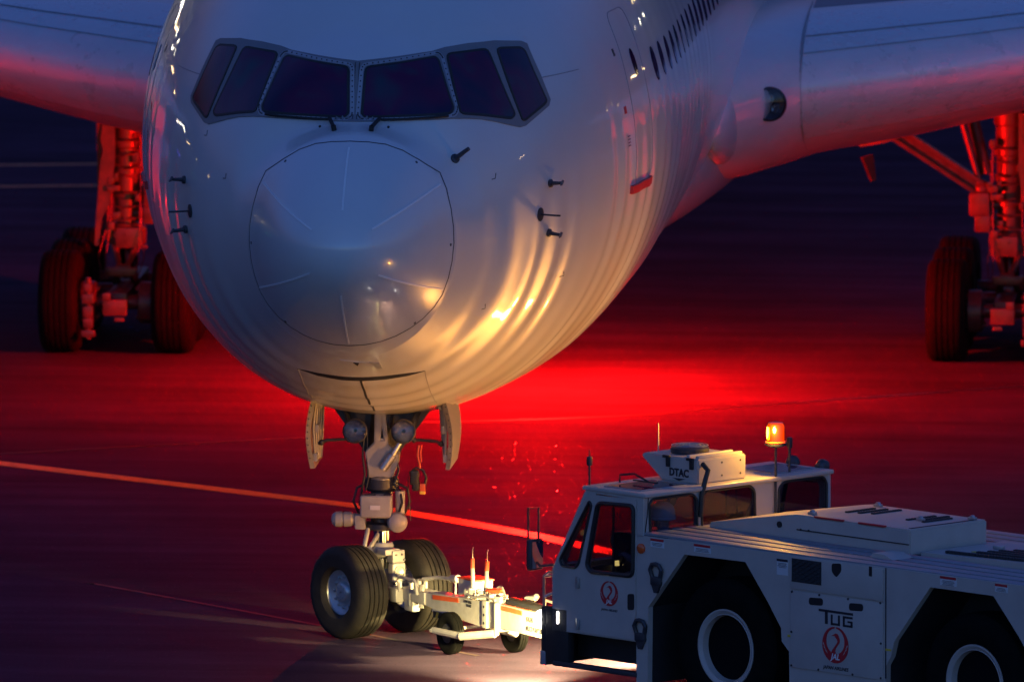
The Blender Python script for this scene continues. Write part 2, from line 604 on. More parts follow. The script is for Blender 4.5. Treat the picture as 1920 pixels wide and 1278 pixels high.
WAVE_RND = random.Random(3)
WAVE_AMP = [WAVE_RND.uniform(.1, 2.0) for _ in range(60)]
def wave(Y, th):
    # the skin pillows a little between the frames, more on the lower half
    if Y < -3.3 or Y > 9:
        return 0.0
    ph = (Y + 3.35) / .53
    s = math.sin(th)
    k = int(ph)
    t = ph - k
    t = t * t * (3 - 2 * t)
    a = WAVE_AMP[k % 60] * (1 - t) + WAVE_AMP[(k + 1) % 60] * t
    lowk = .10 + .90 * min(1, max(0, (.35 - s) / .6))
    return -.0080 * a * math.cos(2 * PI * ph) * min(1, (Y + 3.3) / 1.0) * lowk * (1 + .5 * math.sin(th * 5 + Y * 2.1)) + .0006 * math.sin(th * 31 + 1.3 * Y)

def lift(p):
    T, w, b, mz = section(p.y)
    h = (T - mz) if p.z > mz else (mz - b)
    return wave(p.y, math.atan2((p.z - mz) / max(h, 1e-6), p.x / max(w, 1e-6)))

def level(x, Y, z):
    T, w, b, mz = section(Y)
    h = (T - mz) if z > mz else (mz - b)
    return math.hypot(x / max(w, 1e-6), (z - mz) / max(h, 1e-6))

def on_front(x, z):
    lo, hi = -5.1, 6.5
    for _ in range(40):
        mid = (lo + hi) / 2
        if level(x, mid, z) > 1: lo = mid
        else: hi = mid
    return Vector((x, hi, z))

def on_side(Y, z, s):
    T, w, b, mz = section(Y)
    h = (T - mz) if z > mz else (mz - b)
    q = max(0, 1 - ((z - mz) / h) ** 2)
    return Vector((s * w * math.sqrt(q), Y, z))

def normal_at(p):
    e = 2e-3
    v = Vector((level(p.x + e, p.y, p.z) - level(p.x - e, p.y, p.z), level(p.x, p.y + e, p.z) - level(p.x, p.y - e, p.z), level(p.x, p.y, p.z + e) - level(p.x, p.y, p.z - e)))
    return v.normalized()

def fuselage_mesh():
    g = B()
    Ys = [-5.1 + (i / 70 * 2.0) ** 2 for i in range(1, 71)]       # to Y = -1.1
    y = Ys[-1]
    while y < 9:
        y += .065
        Ys.append(y)
    while y < 44:
        y += .8
        Ys.append(y)
    n = 160
    rings = []
    for Y in Ys:
        T, w, b, mz = section(Y)
        r = []
        for i in range(n):
            th = 2 * PI * i / n
            c, s = math.cos(th), math.sin(th)
            ww = wave(Y, th)
            r.append(Vector(((w + ww) * c, Y, mz + ((T - mz if s > 0 else mz - b) + ww) * s)))
        rings.append(r)
    # tail taper
    for Y, k, dz in ((48, .86, .5), (52, .62, 1.1), (56, .34, 1.7), (58.5, .1, 2.0)):
        rings.append([Vector((3.0 * k * math.cos(2 * PI * i / n), Y, 5.26 + dz + 3.05 * k * math.sin(2 * PI * i / n))) for i in range(n)])
    g.rings(rings, cap=False)
    tip = g.bm.verts.new((0, -5.1, TIP))
    g.bm.verts.ensure_lookup_table()
    for i in range(n):
        g.bm.faces.new((g.bm.verts[i], tip, g.bm.verts[(i + 1) % n]))
    return g

plane = empty('airliner')
tag(plane, 'large white jet airliner seen nose-on, coupled to the tow bar', 'airplane')
fus = fuselage_mesh().build('fuselage', 'skin', plane, 60)
fus.data.materials.append(M['radome'])
for f in fus.data.polygons:
    if f.center.y < -3.5:
        f.material_index = 1

def skin_patch(name, poly, off, m, parent, side=None, maxlen=.12, ang=60):
    """a thin panel following the skin; poly in (x, z) seen from ahead, or (Y, z) for a side"""
    t = bmesh.new()
    vs_ = [t.verts.new((p, q, 0)) for p, q in poly]
    ed = [t.edges.new((vs_[i], vs_[(i + 1) % len(vs_)])) for i in range(len(vs_))]
    bmesh.ops.triangle_fill(t, edges=ed, use_beauty=True)
    for _ in range(5):
        lg = [e for e in t.edges if e.calc_length() > maxlen]
        if not lg: break
        bmesh.ops.subdivide_edges(t, edges=lg, cuts=1)
        bmesh.ops.triangulate(t, faces=[f for f in t.faces if len(f.verts) > 3])
    low = {}
    for v in t.verts[:]:
        p = on_front(v.co.x, v.co.y) if side is None else on_side(v.co.x, v.co.y, side)
        nn = normal_at(p)
        low[v] = (p, nn, lift(p))
    for v, (p, nn, lf) in low.items():
        v.co = p + nn * (off + lf)
    # a real rim back to the skin
    be = [e for e in t.edges if e.is_boundary]
    ex = bmesh.ops.extrude_edge_only(t, edges=be)
    for v in [q for q in ex['geom'] if isinstance(q, bmesh.types.BMVert)]:
        nn = normal_at(v.co)
        v.co = v.co - nn * (off + .008)
    g = B()
    g._add(t)
    return g.build(name, m, parent, ang)

def skin_line(name, pts, w, m, parent, side=None, off=.003, step=.05, closed=False, h=0.0):
    pts = list(pts) + ([pts[0]] if closed else [])
    Q = []
    for a, b in zip(pts, pts[1:]):
        k = max(1, int(math.hypot(b[0] - a[0], b[1] - a[1]) / step))
        for i in range(k):
            t = i / k
            Q.append((a[0] + (b[0] - a[0]) * t, a[1] + (b[1] - a[1]) * t))
    Q.append(pts[-1])
    P3 = [on_front(*q) if side is None else on_side(q[0], q[1], side) for q in Q]
    P3 = [p + normal_at(p) * lift(p) for p in P3]
    g = B()
    rows = []
    for i, p in enumerate(P3):
        d = P3[min(i + 1, len(P3) - 1)] - P3[max(i - 1, 0)]
        if closed and i in (0, len(P3) - 1):
            d = P3[1] - P3[-2]
        nn = normal_at(p)
        sd = nn.cross(d).normalized()
        rows.append((p, nn, sd))
    rings = [[p - sd * w / 2 - nn * .004, p - sd * w / 2 * .8 + nn * (off + h), p + sd * w / 2 * .8 + nn * (off + h), p + sd * w / 2 - nn * .004] for p, nn, sd in rows]
    g.rings(rings, cap=False, closed=False)
    return g.build(name, m, parent, 60)

def mir(poly):
    return [(-x, z) for x, z in poly][::-1]

# windshield: surround, six panes, retainers with screws
S_OUT = [(0.0, 6.655), (.09, 6.665), (.76, 6.72), (.89, 6.75), (1.12, 6.77), (1.38, 6.77), (1.64, 6.725), (1.70, 6.69), (1.85, 6.37), (1.965, 6.09), (1.955, 6.03), (1.75, 5.875), (1.70, 5.87), (1.46, 5.965), (1.32, 6.01), (1.18, 6.035), (1.03, 6.05), (.5, 6.048), (0.0, 6.045)]
surround = skin_patch('windshield_surround', S_OUT + mir(S_OUT)[1:-1], .012, 'winframe', fus, maxlen=.09)
PANES = [
    [(.095, 6.595), (.80, 6.66), (.835, 6.63), (1.03, 6.155), (1.01, 6.105), (.11, 6.085), (.075, 6.12)],
    [(.915, 6.68), (1.32, 6.695), (1.635, 6.01), (1.605, 5.975), (1.33, 6.05), (1.13, 6.09), (1.10, 6.115)],
    [(1.41, 6.69), (1.64, 6.66), (1.685, 6.62), (1.925, 6.09), (1.91, 6.06), (1.735, 5.935), (1.71, 5.945)],
]
for i, pn in enumerate(PANES):
    for s in (1, -1):
        poly = rp(pn, .05, 3)
        poly = poly if s > 0 else mir(poly)
        p = skin_patch('windshield_pane', poly, .019, 'cockpit', surround, maxlen=.09)
        skin_line('pane_seal', poly, .035, 'rubber_seal', surround, off=.020, closed=True, step=.06)
        if i == 0:
            ctr = Vector((sum(q[0] for q in poly) / len(poly), sum(q[1] for q in poly) / len(poly)))
            big = [tuple(ctr + (Vector(q) - ctr) + (Vector(q) - ctr).normalized() * .048) for q in poly]
            skin_line('pane_retainer', big, .055, 'winframe2', surround, off=.016, closed=True, step=.06)
            g = B()
            for a, b in zip(big, big[1:] + big[:1]):
                k = max(1, int(math.hypot(b[0] - a[0], b[1] - a[1]) / .055))
                for j in range(k):
                    q = on_front(a[0] + (b[0] - a[0]) * j / k, a[1] + (b[1] - a[1]) * j / k)
                    nn = normal_at(q)
                    g.cyl(q + nn * .010, q + nn * .0215, .009, n=6)
            tag(g.build('retainer_screws', 'seam', surround), kind='stuff')
# centre post seam, brow and cheek seams
skin_line('post_seam', [(-.022, 6.64), (-.022, 6.06)], .012, 'seam', surround, off=.015)
skin_line('post_seam', [(.022, 6.64), (.022, 6.06)], .012, 'seam', surround, off=.015)
skin_line('skin_seam', [(1.87, 6.33), (2.2, 6.32)], .012, 'seam_soft', fus)
skin_line('skin_seam', [(-1.87, 6.33), (-2.2, 6.32)], .012, 'seam_soft', fus)
# wipers
for s, pts in ((1, [(.20, 5.975), (.265, 6.045), (.98, 6.075)]), (-1, [(-.20, 5.975), (-.265, 6.045), (-.98, 6.075)])):
    g = B()
    P3 = [on_front(*q) for q in pts]
    P3 = [p + normal_at(p) * .045 for p in P3]
    g.cyl(on_front(*pts[0]) - normal_at(P3[0]) * .01, P3[0] + normal_at(P3[0]) * .01, .028, n=10)
    g.tube([P3[0], P3[1]], .022, 8)
    mid = []
    for k in range(13):
        q = (pts[1][0] + (pts[2][0] - pts[1][0]) * k / 12, pts[1][1] + (pts[2][1] - pts[1][1]) * k / 12)
        p = on_front(*q)
        mid.append(p + normal_at(p) * .032)
    g.tube(mid, .015, 6)
    g.build('wiper', 'rubber_seal', fus)
    q = on_front(s * .37, 5.99)
    B().cyl(q - normal_at(q) * .01, q + normal_at(q) * .015, .014, n=8).build('washer_nozzle', 'rubber_seal', fus)

# radome joint and lightning strips
RAD = [(0, 5.895), (.2, 5.885), (.38, 5.855), (.56, 5.785), (.73, 5.68), (.945, 5.525), (1.02, 5.36), (1.075, 5.15), (1.105, 4.95), (1.11, 4.78), (1.09, 4.58), (1.05, 4.40), (.985, 4.22), (.90, 4.09), (.78, 3.965), (.65, 3.87), (.50, 3.79), (.345, 3.735), (.17, 3.70), (0, 3.69)]
skin_line('radome_joint', RAD + mir(RAD)[1:-1], .019, 'seam', fus, closed=True, off=.003, step=.04)
for a, b in (((0, 5.84), (.02, 5.27)), ((.96, 5.41), (.34, 5.08)), ((-.96, 5.41), (-.30, 5.07)), ((.99, 4.28), (.40, 4.58)), ((-.99, 4.28), (-.32, 4.60)), ((.0, 4.36), (.0, 3.72))):
    skin_line('lightning_strip', [a, b], .022, 'strip', fus, off=.008, step=.04)
for q in ((.71, 5.66), (-.71, 5.66), (1.08, 4.77), (-1.08, 4.77), (.70, 3.93), (-.70, 3.93)):
    p = on_front(*q)
    B().cyl(p - normal_at(p) * .005, p + normal_at(p) * .006, .016, n=8).build('radome_latch', 'seam', fus)

# probes
def probe(s, x, z, kind):
    p = on_front(s * x, z)
    nn = normal_at(p)
    g = B()
    fw = Vector((0, -1, 0))
    if kind == 'vane':
        g.lathe([(.075, -.004), (.075, .012), (.03, .02)], p, nn, 20)
        a = p + nn * .02
        g.tube([a, p + nn * .10 + Vector((s * .06, -.03, 0)), p + nn * .12 + Vector((s * .12, -.04, 0))], .011, 6)
    else:
        g.lathe([(.045, -.004), (.045, .02), (.03, .03)], p, nn, 16)
        k = p + nn * .15
        g.tube([p + nn * .01, k], [.024, .016], 8)
        g.tube([k + Vector((0, .06, .012)), k + fw * .12, k + fw * .22], [.016, .016, .007], 8)
    return g.build('air_probe', 'gear_dark', fus)
for s in (1, -1):
    probe(s, 2.0, 5.22, 'pitot')
    probe(s, 1.91, 4.91, 'vane')
    probe(s, 1.985, 4.68, 'pitot')
p = on_front(1.08, 5.64)
nn = normal_at(p)
g = B()
g.lathe([(.055, -.004), (.05, .02), (.02, .03)], p, nn, 16)
g.tube([p + nn * .02, p + nn * .09 + Vector((.06, 0, .05)), p + nn * .10 + Vector((.10, -.02, .08))], [.028, .024, .022], 8)
g.build('temperature_probe', 'gear_dark', fus)
for (x, z) in ((1.45, 5.38), (1.33, 3.95), (2.05, 4.12), (-1.48, 5.36), (-1.75, 5.75)):
    skin_line('stencil_mark', [(x, z), (x + .035, z + .005), (x + .04, z + .06)], .010, 'seam', fus, off=.003, step=.02)

# nose gear forward doors (shut): dark slot and seams
slot = [(-.68, 3.275), (-.45, 3.245), (-.2, 3.222), (.03, 3.215), (.3, 3.225), (.52, 3.245), (.70, 3.262), (.52, 3.215), (.3, 3.178), (.03, 3.160), (-.2, 3.168), (-.45, 3.205)]
skin_patch('door_gap', slot, .004, 'rubber_seal', fus, maxlen=.1)
skin_line('door_seam', [(.02, 3.17), (.01, 2.62)], .028, 'rubber_seal', fus, off=.004)
skin_line('door_seam', [(.70, 3.262), (.67, 2.66)], .012, 'seam_soft', fus, off=.004)
skin_line('door_seam', [(-.68, 3.275), (-.66, 2.66)], .012, 'seam_soft', fus, off=.004)
skin_patch('data_plate', [(-.14, 3.485), (.24, 3.43), (.25, 3.375), (-.12, 3.43)], .005, 'skin_grey', fus)
skin_patch('drain_port', [(0.0, 3.452), (.06, 3.445), (.04, 3.405)], .012, 'rubber_seal', fus)
skin_patch('service_panel', [(.17, 3.455), (.27, 3.435), (.29, 3.365), (.24, 3.36)], .012, 'winframe2', fus)

# cabin door and windows along both sides
for s in (1, -1):
    dz = rp([(1.08, 4.86), (2.0, 4.88), (2.03, 6.0), (2.2, 6.75), (1.35, 6.75), (1.15, 6.0)], .18, 5)
    skin_line('cabin_door_joint', dz, .016, 'seam_soft', fus, side=s, closed=True, off=.004)
    skin_patch('door_sill', [(.92, 4.80), (1.95, 4.80), (1.95, 4.89), (.92, 4.89)], .035, 'red', fus, side=s)
    skin_patch('door_window', circ(1.70, 6.18, .09, 16, .15), .006, 'cockpit', fus, side=s)
    for k in range(28):
        Y = 2.75 + .56 * k
        skin_patch('cabin_window', circ(Y, 6.05, .125, 14, .19), .006, 'cockpit', fus, side=s, maxlen=.2)
    for (y0, z0, y1, z1) in ((.95, 6.32, 1.02, 6.40), (.78, 5.70, .88, 5.78)):
        skin_patch('stencil_mark', [(y0, z0), (y1, z0), (y1, z1), (y0, z1)], .003, 'red' if z0 < 6 else 'seam', fus, side=s)
    for k in range(4):
        skin_line('stencil_mark', [(.78, 5.45 - .035 * k), (.90, 5.45 - .035 * k)], .012, 'seam', fus, side=s)

# ------------------------------------------------------------------ wing and wing-body fairing
def foil(c, t, inc, nup=26):
    """closed loop of (along chord, up, tag): upper from trailing edge to nose, then lower back"""
    def yt(x):
        return 5 * t * (.2969 * math.sqrt(x) - .126 * x - .3516 * x * x + .2843 * x ** 3 - .1036 * x ** 4)
    def cb(x):
        return .012 * math.sin(PI * x)
    out = []
    for i in range(nup + 1):
        x = (1 - i / nup) ** 2
        out.append((x, cb(x) + yt(x)))
    for i in range(1, nup + 1):
        x = (i / nup) ** 2
        out.append((x, cb(x) - yt(x)))
    ci, si = math.cos(inc), math.sin(inc)
    return [((x * ci + z * si) * c, (-x * si + z * ci) * c) for x, z in out]

WS = [(2.3, 11.6, 4.30, 17.0, .115, 4.4), (2.9, 12.7, 4.36, 15.8, .125, 4.5), (3.3, 13.65, 4.41, 14.8, .133, 4.6), (3.65, 14.35, 4.45, 13.9, .138, 4.6), (4.8, 15.15, 4.54, 13.0, .138, 4.6), (5.5, 15.65, 4.60, 12.4, .136, 4.5), (7.0, 16.7, 4.75, 11.2, .132, 4.0), (9.5, 18.45, 5.0, 9.6, .125, 3.3), (16, 23.0, 5.6, 6.9, .115, 2), (30, 33.0, 7.0, 2.6, .10, 0)]

def wing_pt(s, k, i):
    X, Y, Z, c, t, inc = WS[k]
    f = foil(c, t, R(inc))[i]
    return Vector((s * X, Y + f[0], Z + f[1]))

NF = 2 * 26 + 1
def loft(g, s, k0, k1, idx, off=0.0):
    rows = []
    for k in range(k0, k1 + 1):
        pts = [wing_pt(s, k, i) for i in idx]
        if off:
            q = []
            for j, p in enumerate(pts):
                d = pts[min(j + 1, len(pts) - 1)] - pts[max(j - 1, 0)]
                nn = Vector((0, -d.z, d.y)).normalized()
                q.append(p + nn * off * (-1 if False else 1))
            pts = q
        rows.append(pts)
    g.rings(rows, cap=False, closed=False)

for s in (1, -1):
    g = B()
    loft(g, s, 0, len(WS) - 1, range(NF))
    g.bm.faces.new([g.bm.verts.new(wing_pt(s, len(WS) - 1, i)) for i in range(NF)])
    w = g.build('wing', 'skin_grey', plane, 50)
    # leading-edge slats: own skin, proud of the wing
    up = list(range(17, 27))
    lo = list(range(27, 33))
    def outset(k, i, d):
        a, b = wing_pt(s, k, i - 1), wing_pt(s, k, i + 1)
        t = b - a
        nn = Vector((0, -t.z, t.y)).normalized()
        c0 = wing_pt(s, k, i)
        inside = wing_pt(s, k, 0)
        if nn.dot(c0 - (wing_pt(s, k, 26) + (inside - wing_pt(s, k, 26)) * .3)) < 0:
            nn = -nn
        return c0 + nn * d
    for k0, k1 in ((3, 6), (6, 7)):
        g = B()
        rows = [[outset(k, i, -.01) for i in (17,)] + [outset(k, i, .018) for i in up + lo] + [outset(k, i, -.01) for i in (32,)] for k in range(k0, k1 + 1)]
        g.rings(rows, cap=False, closed=False)
        for r in (rows[0], rows[-1]):
            g.bm.faces.new([g.bm.verts.new(p) for p in r])
        g.build('leading_edge_slat', 'slat', w, 50)
    # darker coating over the wing box and the walkway strip
    g = B()
    g.rings([[outset(k, i, .004) for i in range(4, 17)] for k in range(3, 8)], cap=False, closed=False)
    g.build('wing_box_panel', 'corogard', w, 50)
    def lerp_row(f, idx, d):
        k = 4 if f < 1 else 5
        t = f if f < 1 else f - 1
        return [outset(k, i, d) * (1 - t) + outset(k + 1, i, d) * t for i in idx]
    g = B()
    g.rings([lerp_row(f, range(8, 17), .009) for f in (.75, 1.12)], cap=False, closed=False)
    g.build('walkway_strip', 'walkway', w, 50)
    # slat joint lines on the upper skin
    for i, wd in ((20, .03), (22, .02)):
        g = B()
        rows = []
        for k in range(3, 8):
            p = outset(k, i, .0205)
            rows.append([p + Vector((0, -wd, -.002)), p + Vector((0, wd, .002))])
        g.rings(rows, cap=False, closed=False)
        g.build('slat_joint', 'seam_soft', w)
    # rubber end seal between root fillet and slat
    g = B()
    g.tube([outset(3, i, .012) + Vector((-s * .03, 0, 0)) for i in range(15, 36)], [.004 + .018 * math.sin(PI * (j + .5) / 21) for j in range(21)], 6)
    g.build('root_seal', 'seam_soft', w)
    # landing light in the root fillet
    c0 = wing_pt(s, 2, 26) + Vector((s * .03, .02, -.04))
    ax = Vector((s * .35, -.92, .02)).normalized()
    h = B().lathe([(.20, -.12), (.205, .02), (.185, .035), (.18, -.01), (.01, -.10)], c0, ax, 28, cap=False).build('landing_light', 'gear_dark', w)
    g = B()
    for dx, dz in ((-.07, .05), (.07, .05), (0, -.06)):
        x, y, d = basis(ax)
        q = c0 + x * dx + y * dz
        g.lathe([(.005, -.06), (.04, -.05), (.06, -.01)], q, ax, 14, cap=False)
    g.build('lamp_reflector', 'lens', w)
    B().lathe([(.185, .03), (.12, .05), (.02, .056)], c0, ax, 24).build('lamp_glass', 'clear', w)
    # trailing flap fairing
    g = B()
    g.rings([[Vector((s * 8 + .28 * math.cos(2 * PI * i / 12) * k, y, 3.9 + .3 * math.sin(2 * PI * i / 12) * k)) for i in range(12)] for y, k in ((24.5, .2), (25.5, .9), (28, 1), (31, .1))])
    g.build('flap_fairing', 'skin_grey', w)

# wing-body fairing
g = B()
rings = []
n = 64
for i in range(41):
    t = i / 40
    Y = 10.6 + 25.0 * t
    k = max(.0, math.sin(PI * min(1, t * 1.0))) ** .5
    hw = 2.1 + 1.2 * k
    zc, hb, ht = 4.0, 1.35 + .42 * k, .5 + .7 * k
    r = []
    for j in range(n):
        a = 2 * PI * j / n
        c, s_ = math.cos(a), math.sin(a)
        e = 2 / 2.05
        x = hw * math.copysign(abs(c) ** e, c)
        z = zc + (ht if s_ > 0 else hb) * math.copysign(abs(s_) ** e, s_)
        r.append(Vector((x, Y, z)))
    rings.append(r)
g.rings(rings)
g.build('belly_fairing', 'skin', plane, 60)
# bulged root fillet ahead of each wing
for s in (1, -1):
    B().sphere((s * 2.74, 15.4, 4.25), 1.0, 48, (.38, 3.3, .72)).build('root_bulge', 'skin', plane, 80)

# engines under the wings (mostly out of the picture)
for s in (1, -1):
    ec = Vector((s * 9.75, 12.2, 2.75))
    e = B().lathe([(1.50, 0), (1.62, .12), (1.74, .6), (1.80, 1.6), (1.72, 3.2), (1.45, 4.6), (1.05, 5.6), (1.0, 5.6), (1.0, 5.0), (.4, 5.0)], ec, (0, 1, 0), 40, cap=False).build('engine_cowl', 'skin_grey', plane)
    B().lathe([(1.50, 0), (1.42, .15), (1.40, .9), (.4, 1.0), (.36, .7), (.01, .25)], ec, (0, 1, 0), 40, cap=False).build('fan_face', 'gear_dark', e)
    g = B()
    g.box(ec + Vector((0, 4.6, 1.95)), (.45, 5.5, 1.0), bev=.15)
    g.build('engine_pylon', 'skin_grey', e)

# ------------------------------------------------------------------ red belly beacon
bc = Vector((0, 20.9, 2.06))
bl = B().lathe([(.11, .05), (.11, -.01), (.085, -.02)], bc, (0, 0, 1), 20).build('beacon_base', 'gear_dark', plane)
B().lathe([(.085, -.02), (.08, -.07), (.05, -.11), (.01, -.12)], bc, (0, 0, 1), 20).build('beacon_lens', 'red_lens', bl)
ld = bpy.data.lights.new('belly_beacon_light', 'POINT')
ld.energy = BEACON_W
ld.color = (1.0, .003, .002)
ld.shadow_soft_size = .10
lo_ = bpy.data.objects.new('belly_beacon_light', ld)
link(lo_, plane)
lo_.location = bc + Vector((0, 0, -.26))

# ------------------------------------------------------------------ wheels
def tyre(c, axis, r, w, grooves=4, rim_r=.5):
    h = w / 2
    rr = rim_r * r
    prof = [(rr * .96, -h * .62), (rr * 1.02, -h * .80), (rr * 1.12, -h * .93), (r * .80, -h * 1.0), (r * .88, -h * .97), (r * .945, -h * .88), (r * .975, -h * .76)]
    ys = [-.72 + 1.44 * i / (grooves + 1) for i in range(grooves + 2)]
    crown = lambda t: r * (.985 + .015 * (1 - t * t))
    prof.append((crown(.72), -h * .70))
    for y in ys[1:-1]:
        gw = .035
        prof += [(crown(y), h * (y - gw)), (crown(y) - .018 * r / .5, h * (y - gw * .8)), (crown(y) - .018 * r / .5, h * (y + gw * .8)), (crown(y), h * (y + gw))]
    prof.append((crown(.72), h * .70))
    prof += [(a, -b) for a, b in prof[:7]][::-1]
    return B().lathe(prof, c, axis, 56, cap=False)

def wheel_rim(c, axis, r, w, side):
    """dish on the given side of the wheel"""
    a = Vector(axis).normalized() * side
    h = w / 2
    g = B()
    g.lathe([(r * .40, h * .2), (r * .93, h * .55), (r * .98, h * .80), (r * 1.05, h * .84), (r * 1.06, h * .74), (r * 1.0, h * .5), (r * .98, -h * .6)], c, a, 40, cap=False)
    g.lathe([(r * .95, h * .60), (r * .80, h * .42), (r * .62, h * .36), (r * .48, h * .40), (r * .40, h * .62), (r * .36, h * .66), (r * .2, h * .68), (.01, h * .68)], c, a, 40, cap=False)
    x, y, d = basis(a)
    for k in range(12):
        t = 2 * PI * k / 12
        q = Vector(c) + a * h * .40 + (x * math.cos(t) + y * math.sin(t)) * r * .66
        g.cyl(q - a * .02, q + a * .025, r * .055, n=8)
    for k in range(8):
        t = 2 * PI * k / 8
        q = Vector(c) + a * h * .66 + (x * math.cos(t) + y * math.sin(t)) * r * .28
        g.cyl(q - a * .02, q + a * .012, r * .035, n=6)
    return g

# ------------------------------------------------------------------ nose gear
ST = R(41)                                    # steered towards the tractor
AX = Vector((math.cos(ST), math.sin(ST), 0))  # axle direction
HD = Vector((math.sin(ST), -math.cos(ST), 0)) # rolling direction
NG = Vector((0, -.03, 0))
g = B()
g.tube([(0, .30, 2.95), (0, .12, 2.1), (0, .02, 1.72)], [.15, .15, .14], 20)
g.cyl((0, .02, 1.72), (0, -.01, 1.20), .125, n=24)
g.lathe([(.16, 0), (.19, .03), (.19, .13), (.16, .16)], (0, .0, 1.60), (0, 0, 1), 24)
g.lathe([(.17, 0), (.21, .02), (.21, .07), (.17, .09)], (0, -.01, 1.17), (0, 0, 1), 24)
ng = g.build('nose_gear_leg', 'gear_dark', plane)
# dark A-frame trunnion with the light forging in front
g = B()
g.prism([(-.60, 2.72), (.60, 2.72), (.56, 2.52), (.20, 2.02), (.13, 1.76), (-.13, 1.76), (-.20, 2.02), (-.56, 2.52)], (0, .10, 0), (1, 0, 0), (0, 0, 1), (0, 1, 0), .10)
g.build('trunnion_frame', 'gear_dark', ng)
g = B()
g.prism([(-.06, 2.74), (.05, 2.74), (.06, 2.40), (.09, 2.12), (.20, 2.03), (.19, 1.92), (.13, 1.76), (-.14, 1.76), (-.17, 2.05), (-.07, 2.15)], (0, -.16, 0), (1, 0, 0), (0, 0, 1), (0, 1, 0), .26, holes=[[(.015, 2.35), (.035, 2.18), (-.0, 2.18)]])
bmesh.ops.bevel(g.bm, geom=[e for e in g.bm.edges if e.is_manifold and e.calc_face_angle(0) > .8], offset=.015, segments=2, affect='EDGES')
g.build('drag_brace', 'gear', ng)
g = B()
g.cyl((.03, -.20, 1.86), (.14, -.20, 2.02), .048, n=14)
g.cyl((.14, -.20, 2.02), (.24, -.17, 2.19), .030, n=14)
g.build('retract_actuator', 'steel', ng)
g = B()
g.lathe([(.14, 0), (.165, .02), (.165, .10), (.13, .14)], (0, -.02, 1.64), (0, 0, 1), 20)
g.build('upper_collar', 'steel', ng)
# taxi lights
for s in (-1, 1):
    c = Vector((s * .268 - .005, -.24, 2.285))
    ax = Vector((.03, -1, .06)).normalized()
    h = B().lathe([(.01, -.20), (.06, -.20), (.115, -.12), (.137, -.02), (.137, .02), (.125, .03), (.118, .0)], c, ax, 28, cap=False).build('taxi_light', 'gear_dark', ng)
    g = B()
    g.lathe([(.02, -.085), (.07, -.06), (.105, -.015), (.122, .030)], c, ax, 24, cap=False)
    x, y, d = basis(ax)
    for k in range(7):
        a = random.uniform(0, 6.28); q = random.uniform(.02, .09)
        g.sphere(c + x * q * math.cos(a) + y * q * math.sin(a) + d * random.uniform(.0, .02), .012, 8)
    g.build('lamp_reflector', 'lens', ng)
    B().lathe([(.124, .031), (.10, .05), (.05, .062), (.005, .066)], c, ax, 28).build('lamp_glass', 'clear', ng)
    B().tube([(s * .30, -.12, 2.20), (s * .36, -.05, 2.36), (s * .42, .1, 2.52)], .03, 8).build('lamp_bracket', 'gear_dark', ng)
# steering unit
g = B()
g.box((-.035, -.25, 1.46), (.35, .24, .25), bev=.035, seg=3)
g.build('steering_box', 'gear', ng)
g = B()
g.box((-.04, -.374, 1.455), (.11, .006, .05))
g.build('steering_placard', 'paper', ng)
g = B()
g.box((-.12, -.30, 1.588), (.16, .08, .008))
g.box((.09, -.28, 1.588), (.08, .12, .008))
g.build('steering_box_recess', 'seam', ng)
g = B()
g.lathe([(.01, 0), (.055, .012), (.085, .05), (.088, .12), (.075, .125), (.075, .14), (.085, .145), (.085, .22), (.07, .24), (.06, .33)], (-.545, -.16, 1.295), (1, .05, 0), 20)
g.box((-.22, -.15, 1.27), (.12, .16, .16), bev=.02)
g.build('steering_actuator', 'gear', ng)
g = B()
g.lathe([(.01, 0), (.06, .01), (.10, .04), (.112, .09), (.112, .16), (.09, .20)], (.215, -.40, 1.285), (-.15, 1, 0), 20)
g.lathe([(.05, 0), (.055, .25)], (.22, -.18, 1.37), (0, 0, 1), 12)
g.build('steering_actuator', 'gear', ng)
g = B()
for x, dy in ((-.24, 0), (.26, .02), (.20, -.1)):
    g.tube([(x, -.12 + dy, 1.35), (x * 1.25, -.16 + dy, 1.50), (x * 1.1, -.10 + dy, 1.64), (x * .6, -.08, 1.70)], .014, 8)
g.tube([(-.18, -.1, 2.3), (-.20, -.12, 2.0), (-.17, -.16, 1.8), (-.20, -.17, 1.64), (-.23, -.15, 1.45)], .013, 8)
g.tube([(-.15, -.1, 2.25), (-.15, -.14, 1.95), (-.13, -.18, 1.75), (-.16, -.2, 1.62)], .010, 8)
g.tube([(.16, -.1, 2.05), (.20, -.14, 1.85), (.16, -.18, 1.7), (.22, -.2, 1.55)], .012, 8)
g.build('hydraulic_hose', 'hose', ng)
# piston, torque links, tow fitting, axle
B().cyl((0, -.02, 1.22), (0, -.03, .70), .088, n=24).build('chrome_piston', 'chrome', ng)
g = B()
g.lathe([(.10, 0), (.13, .02), (.135, .14), (.12, .17)], (0, -.03, .86), (0, 0, 1), 20)
g.lathe([(.12, 0), (.15, .03), (.16, .2), (.12, .3), (.10, .34)], (0, -.03, .40), (0, 0, 1), 20)
g.cyl(NG + Vector((0, 0, .52)) - AX * .50, NG + Vector((0, 0, .52)) + AX * .50, .07, n=16)
g.build('axle', 'gear', ng)
bk = -HD
for z0, z1, nm in ((1.20, .97, 'u'), (.72, .95, 'l')):
    g = B()
    for s in (-1, 1):
        g.tube([Vector((-.06, -.10, z0)) + AX * s * .10, Vector((-.15, -.22, z1)) + AX * s * .035], [.028, .022], 8)
    g.cyl(Vector((-.15, -.22, z1)) - AX * .06, Vector((-.15, -.22, z1)) + AX * .06, .03, n=10)
    g.build('torque_link', 'gear', ng)
tf = NG + HD * .20
rotf = Matrix.Rotation(ST, 3, 'Z')
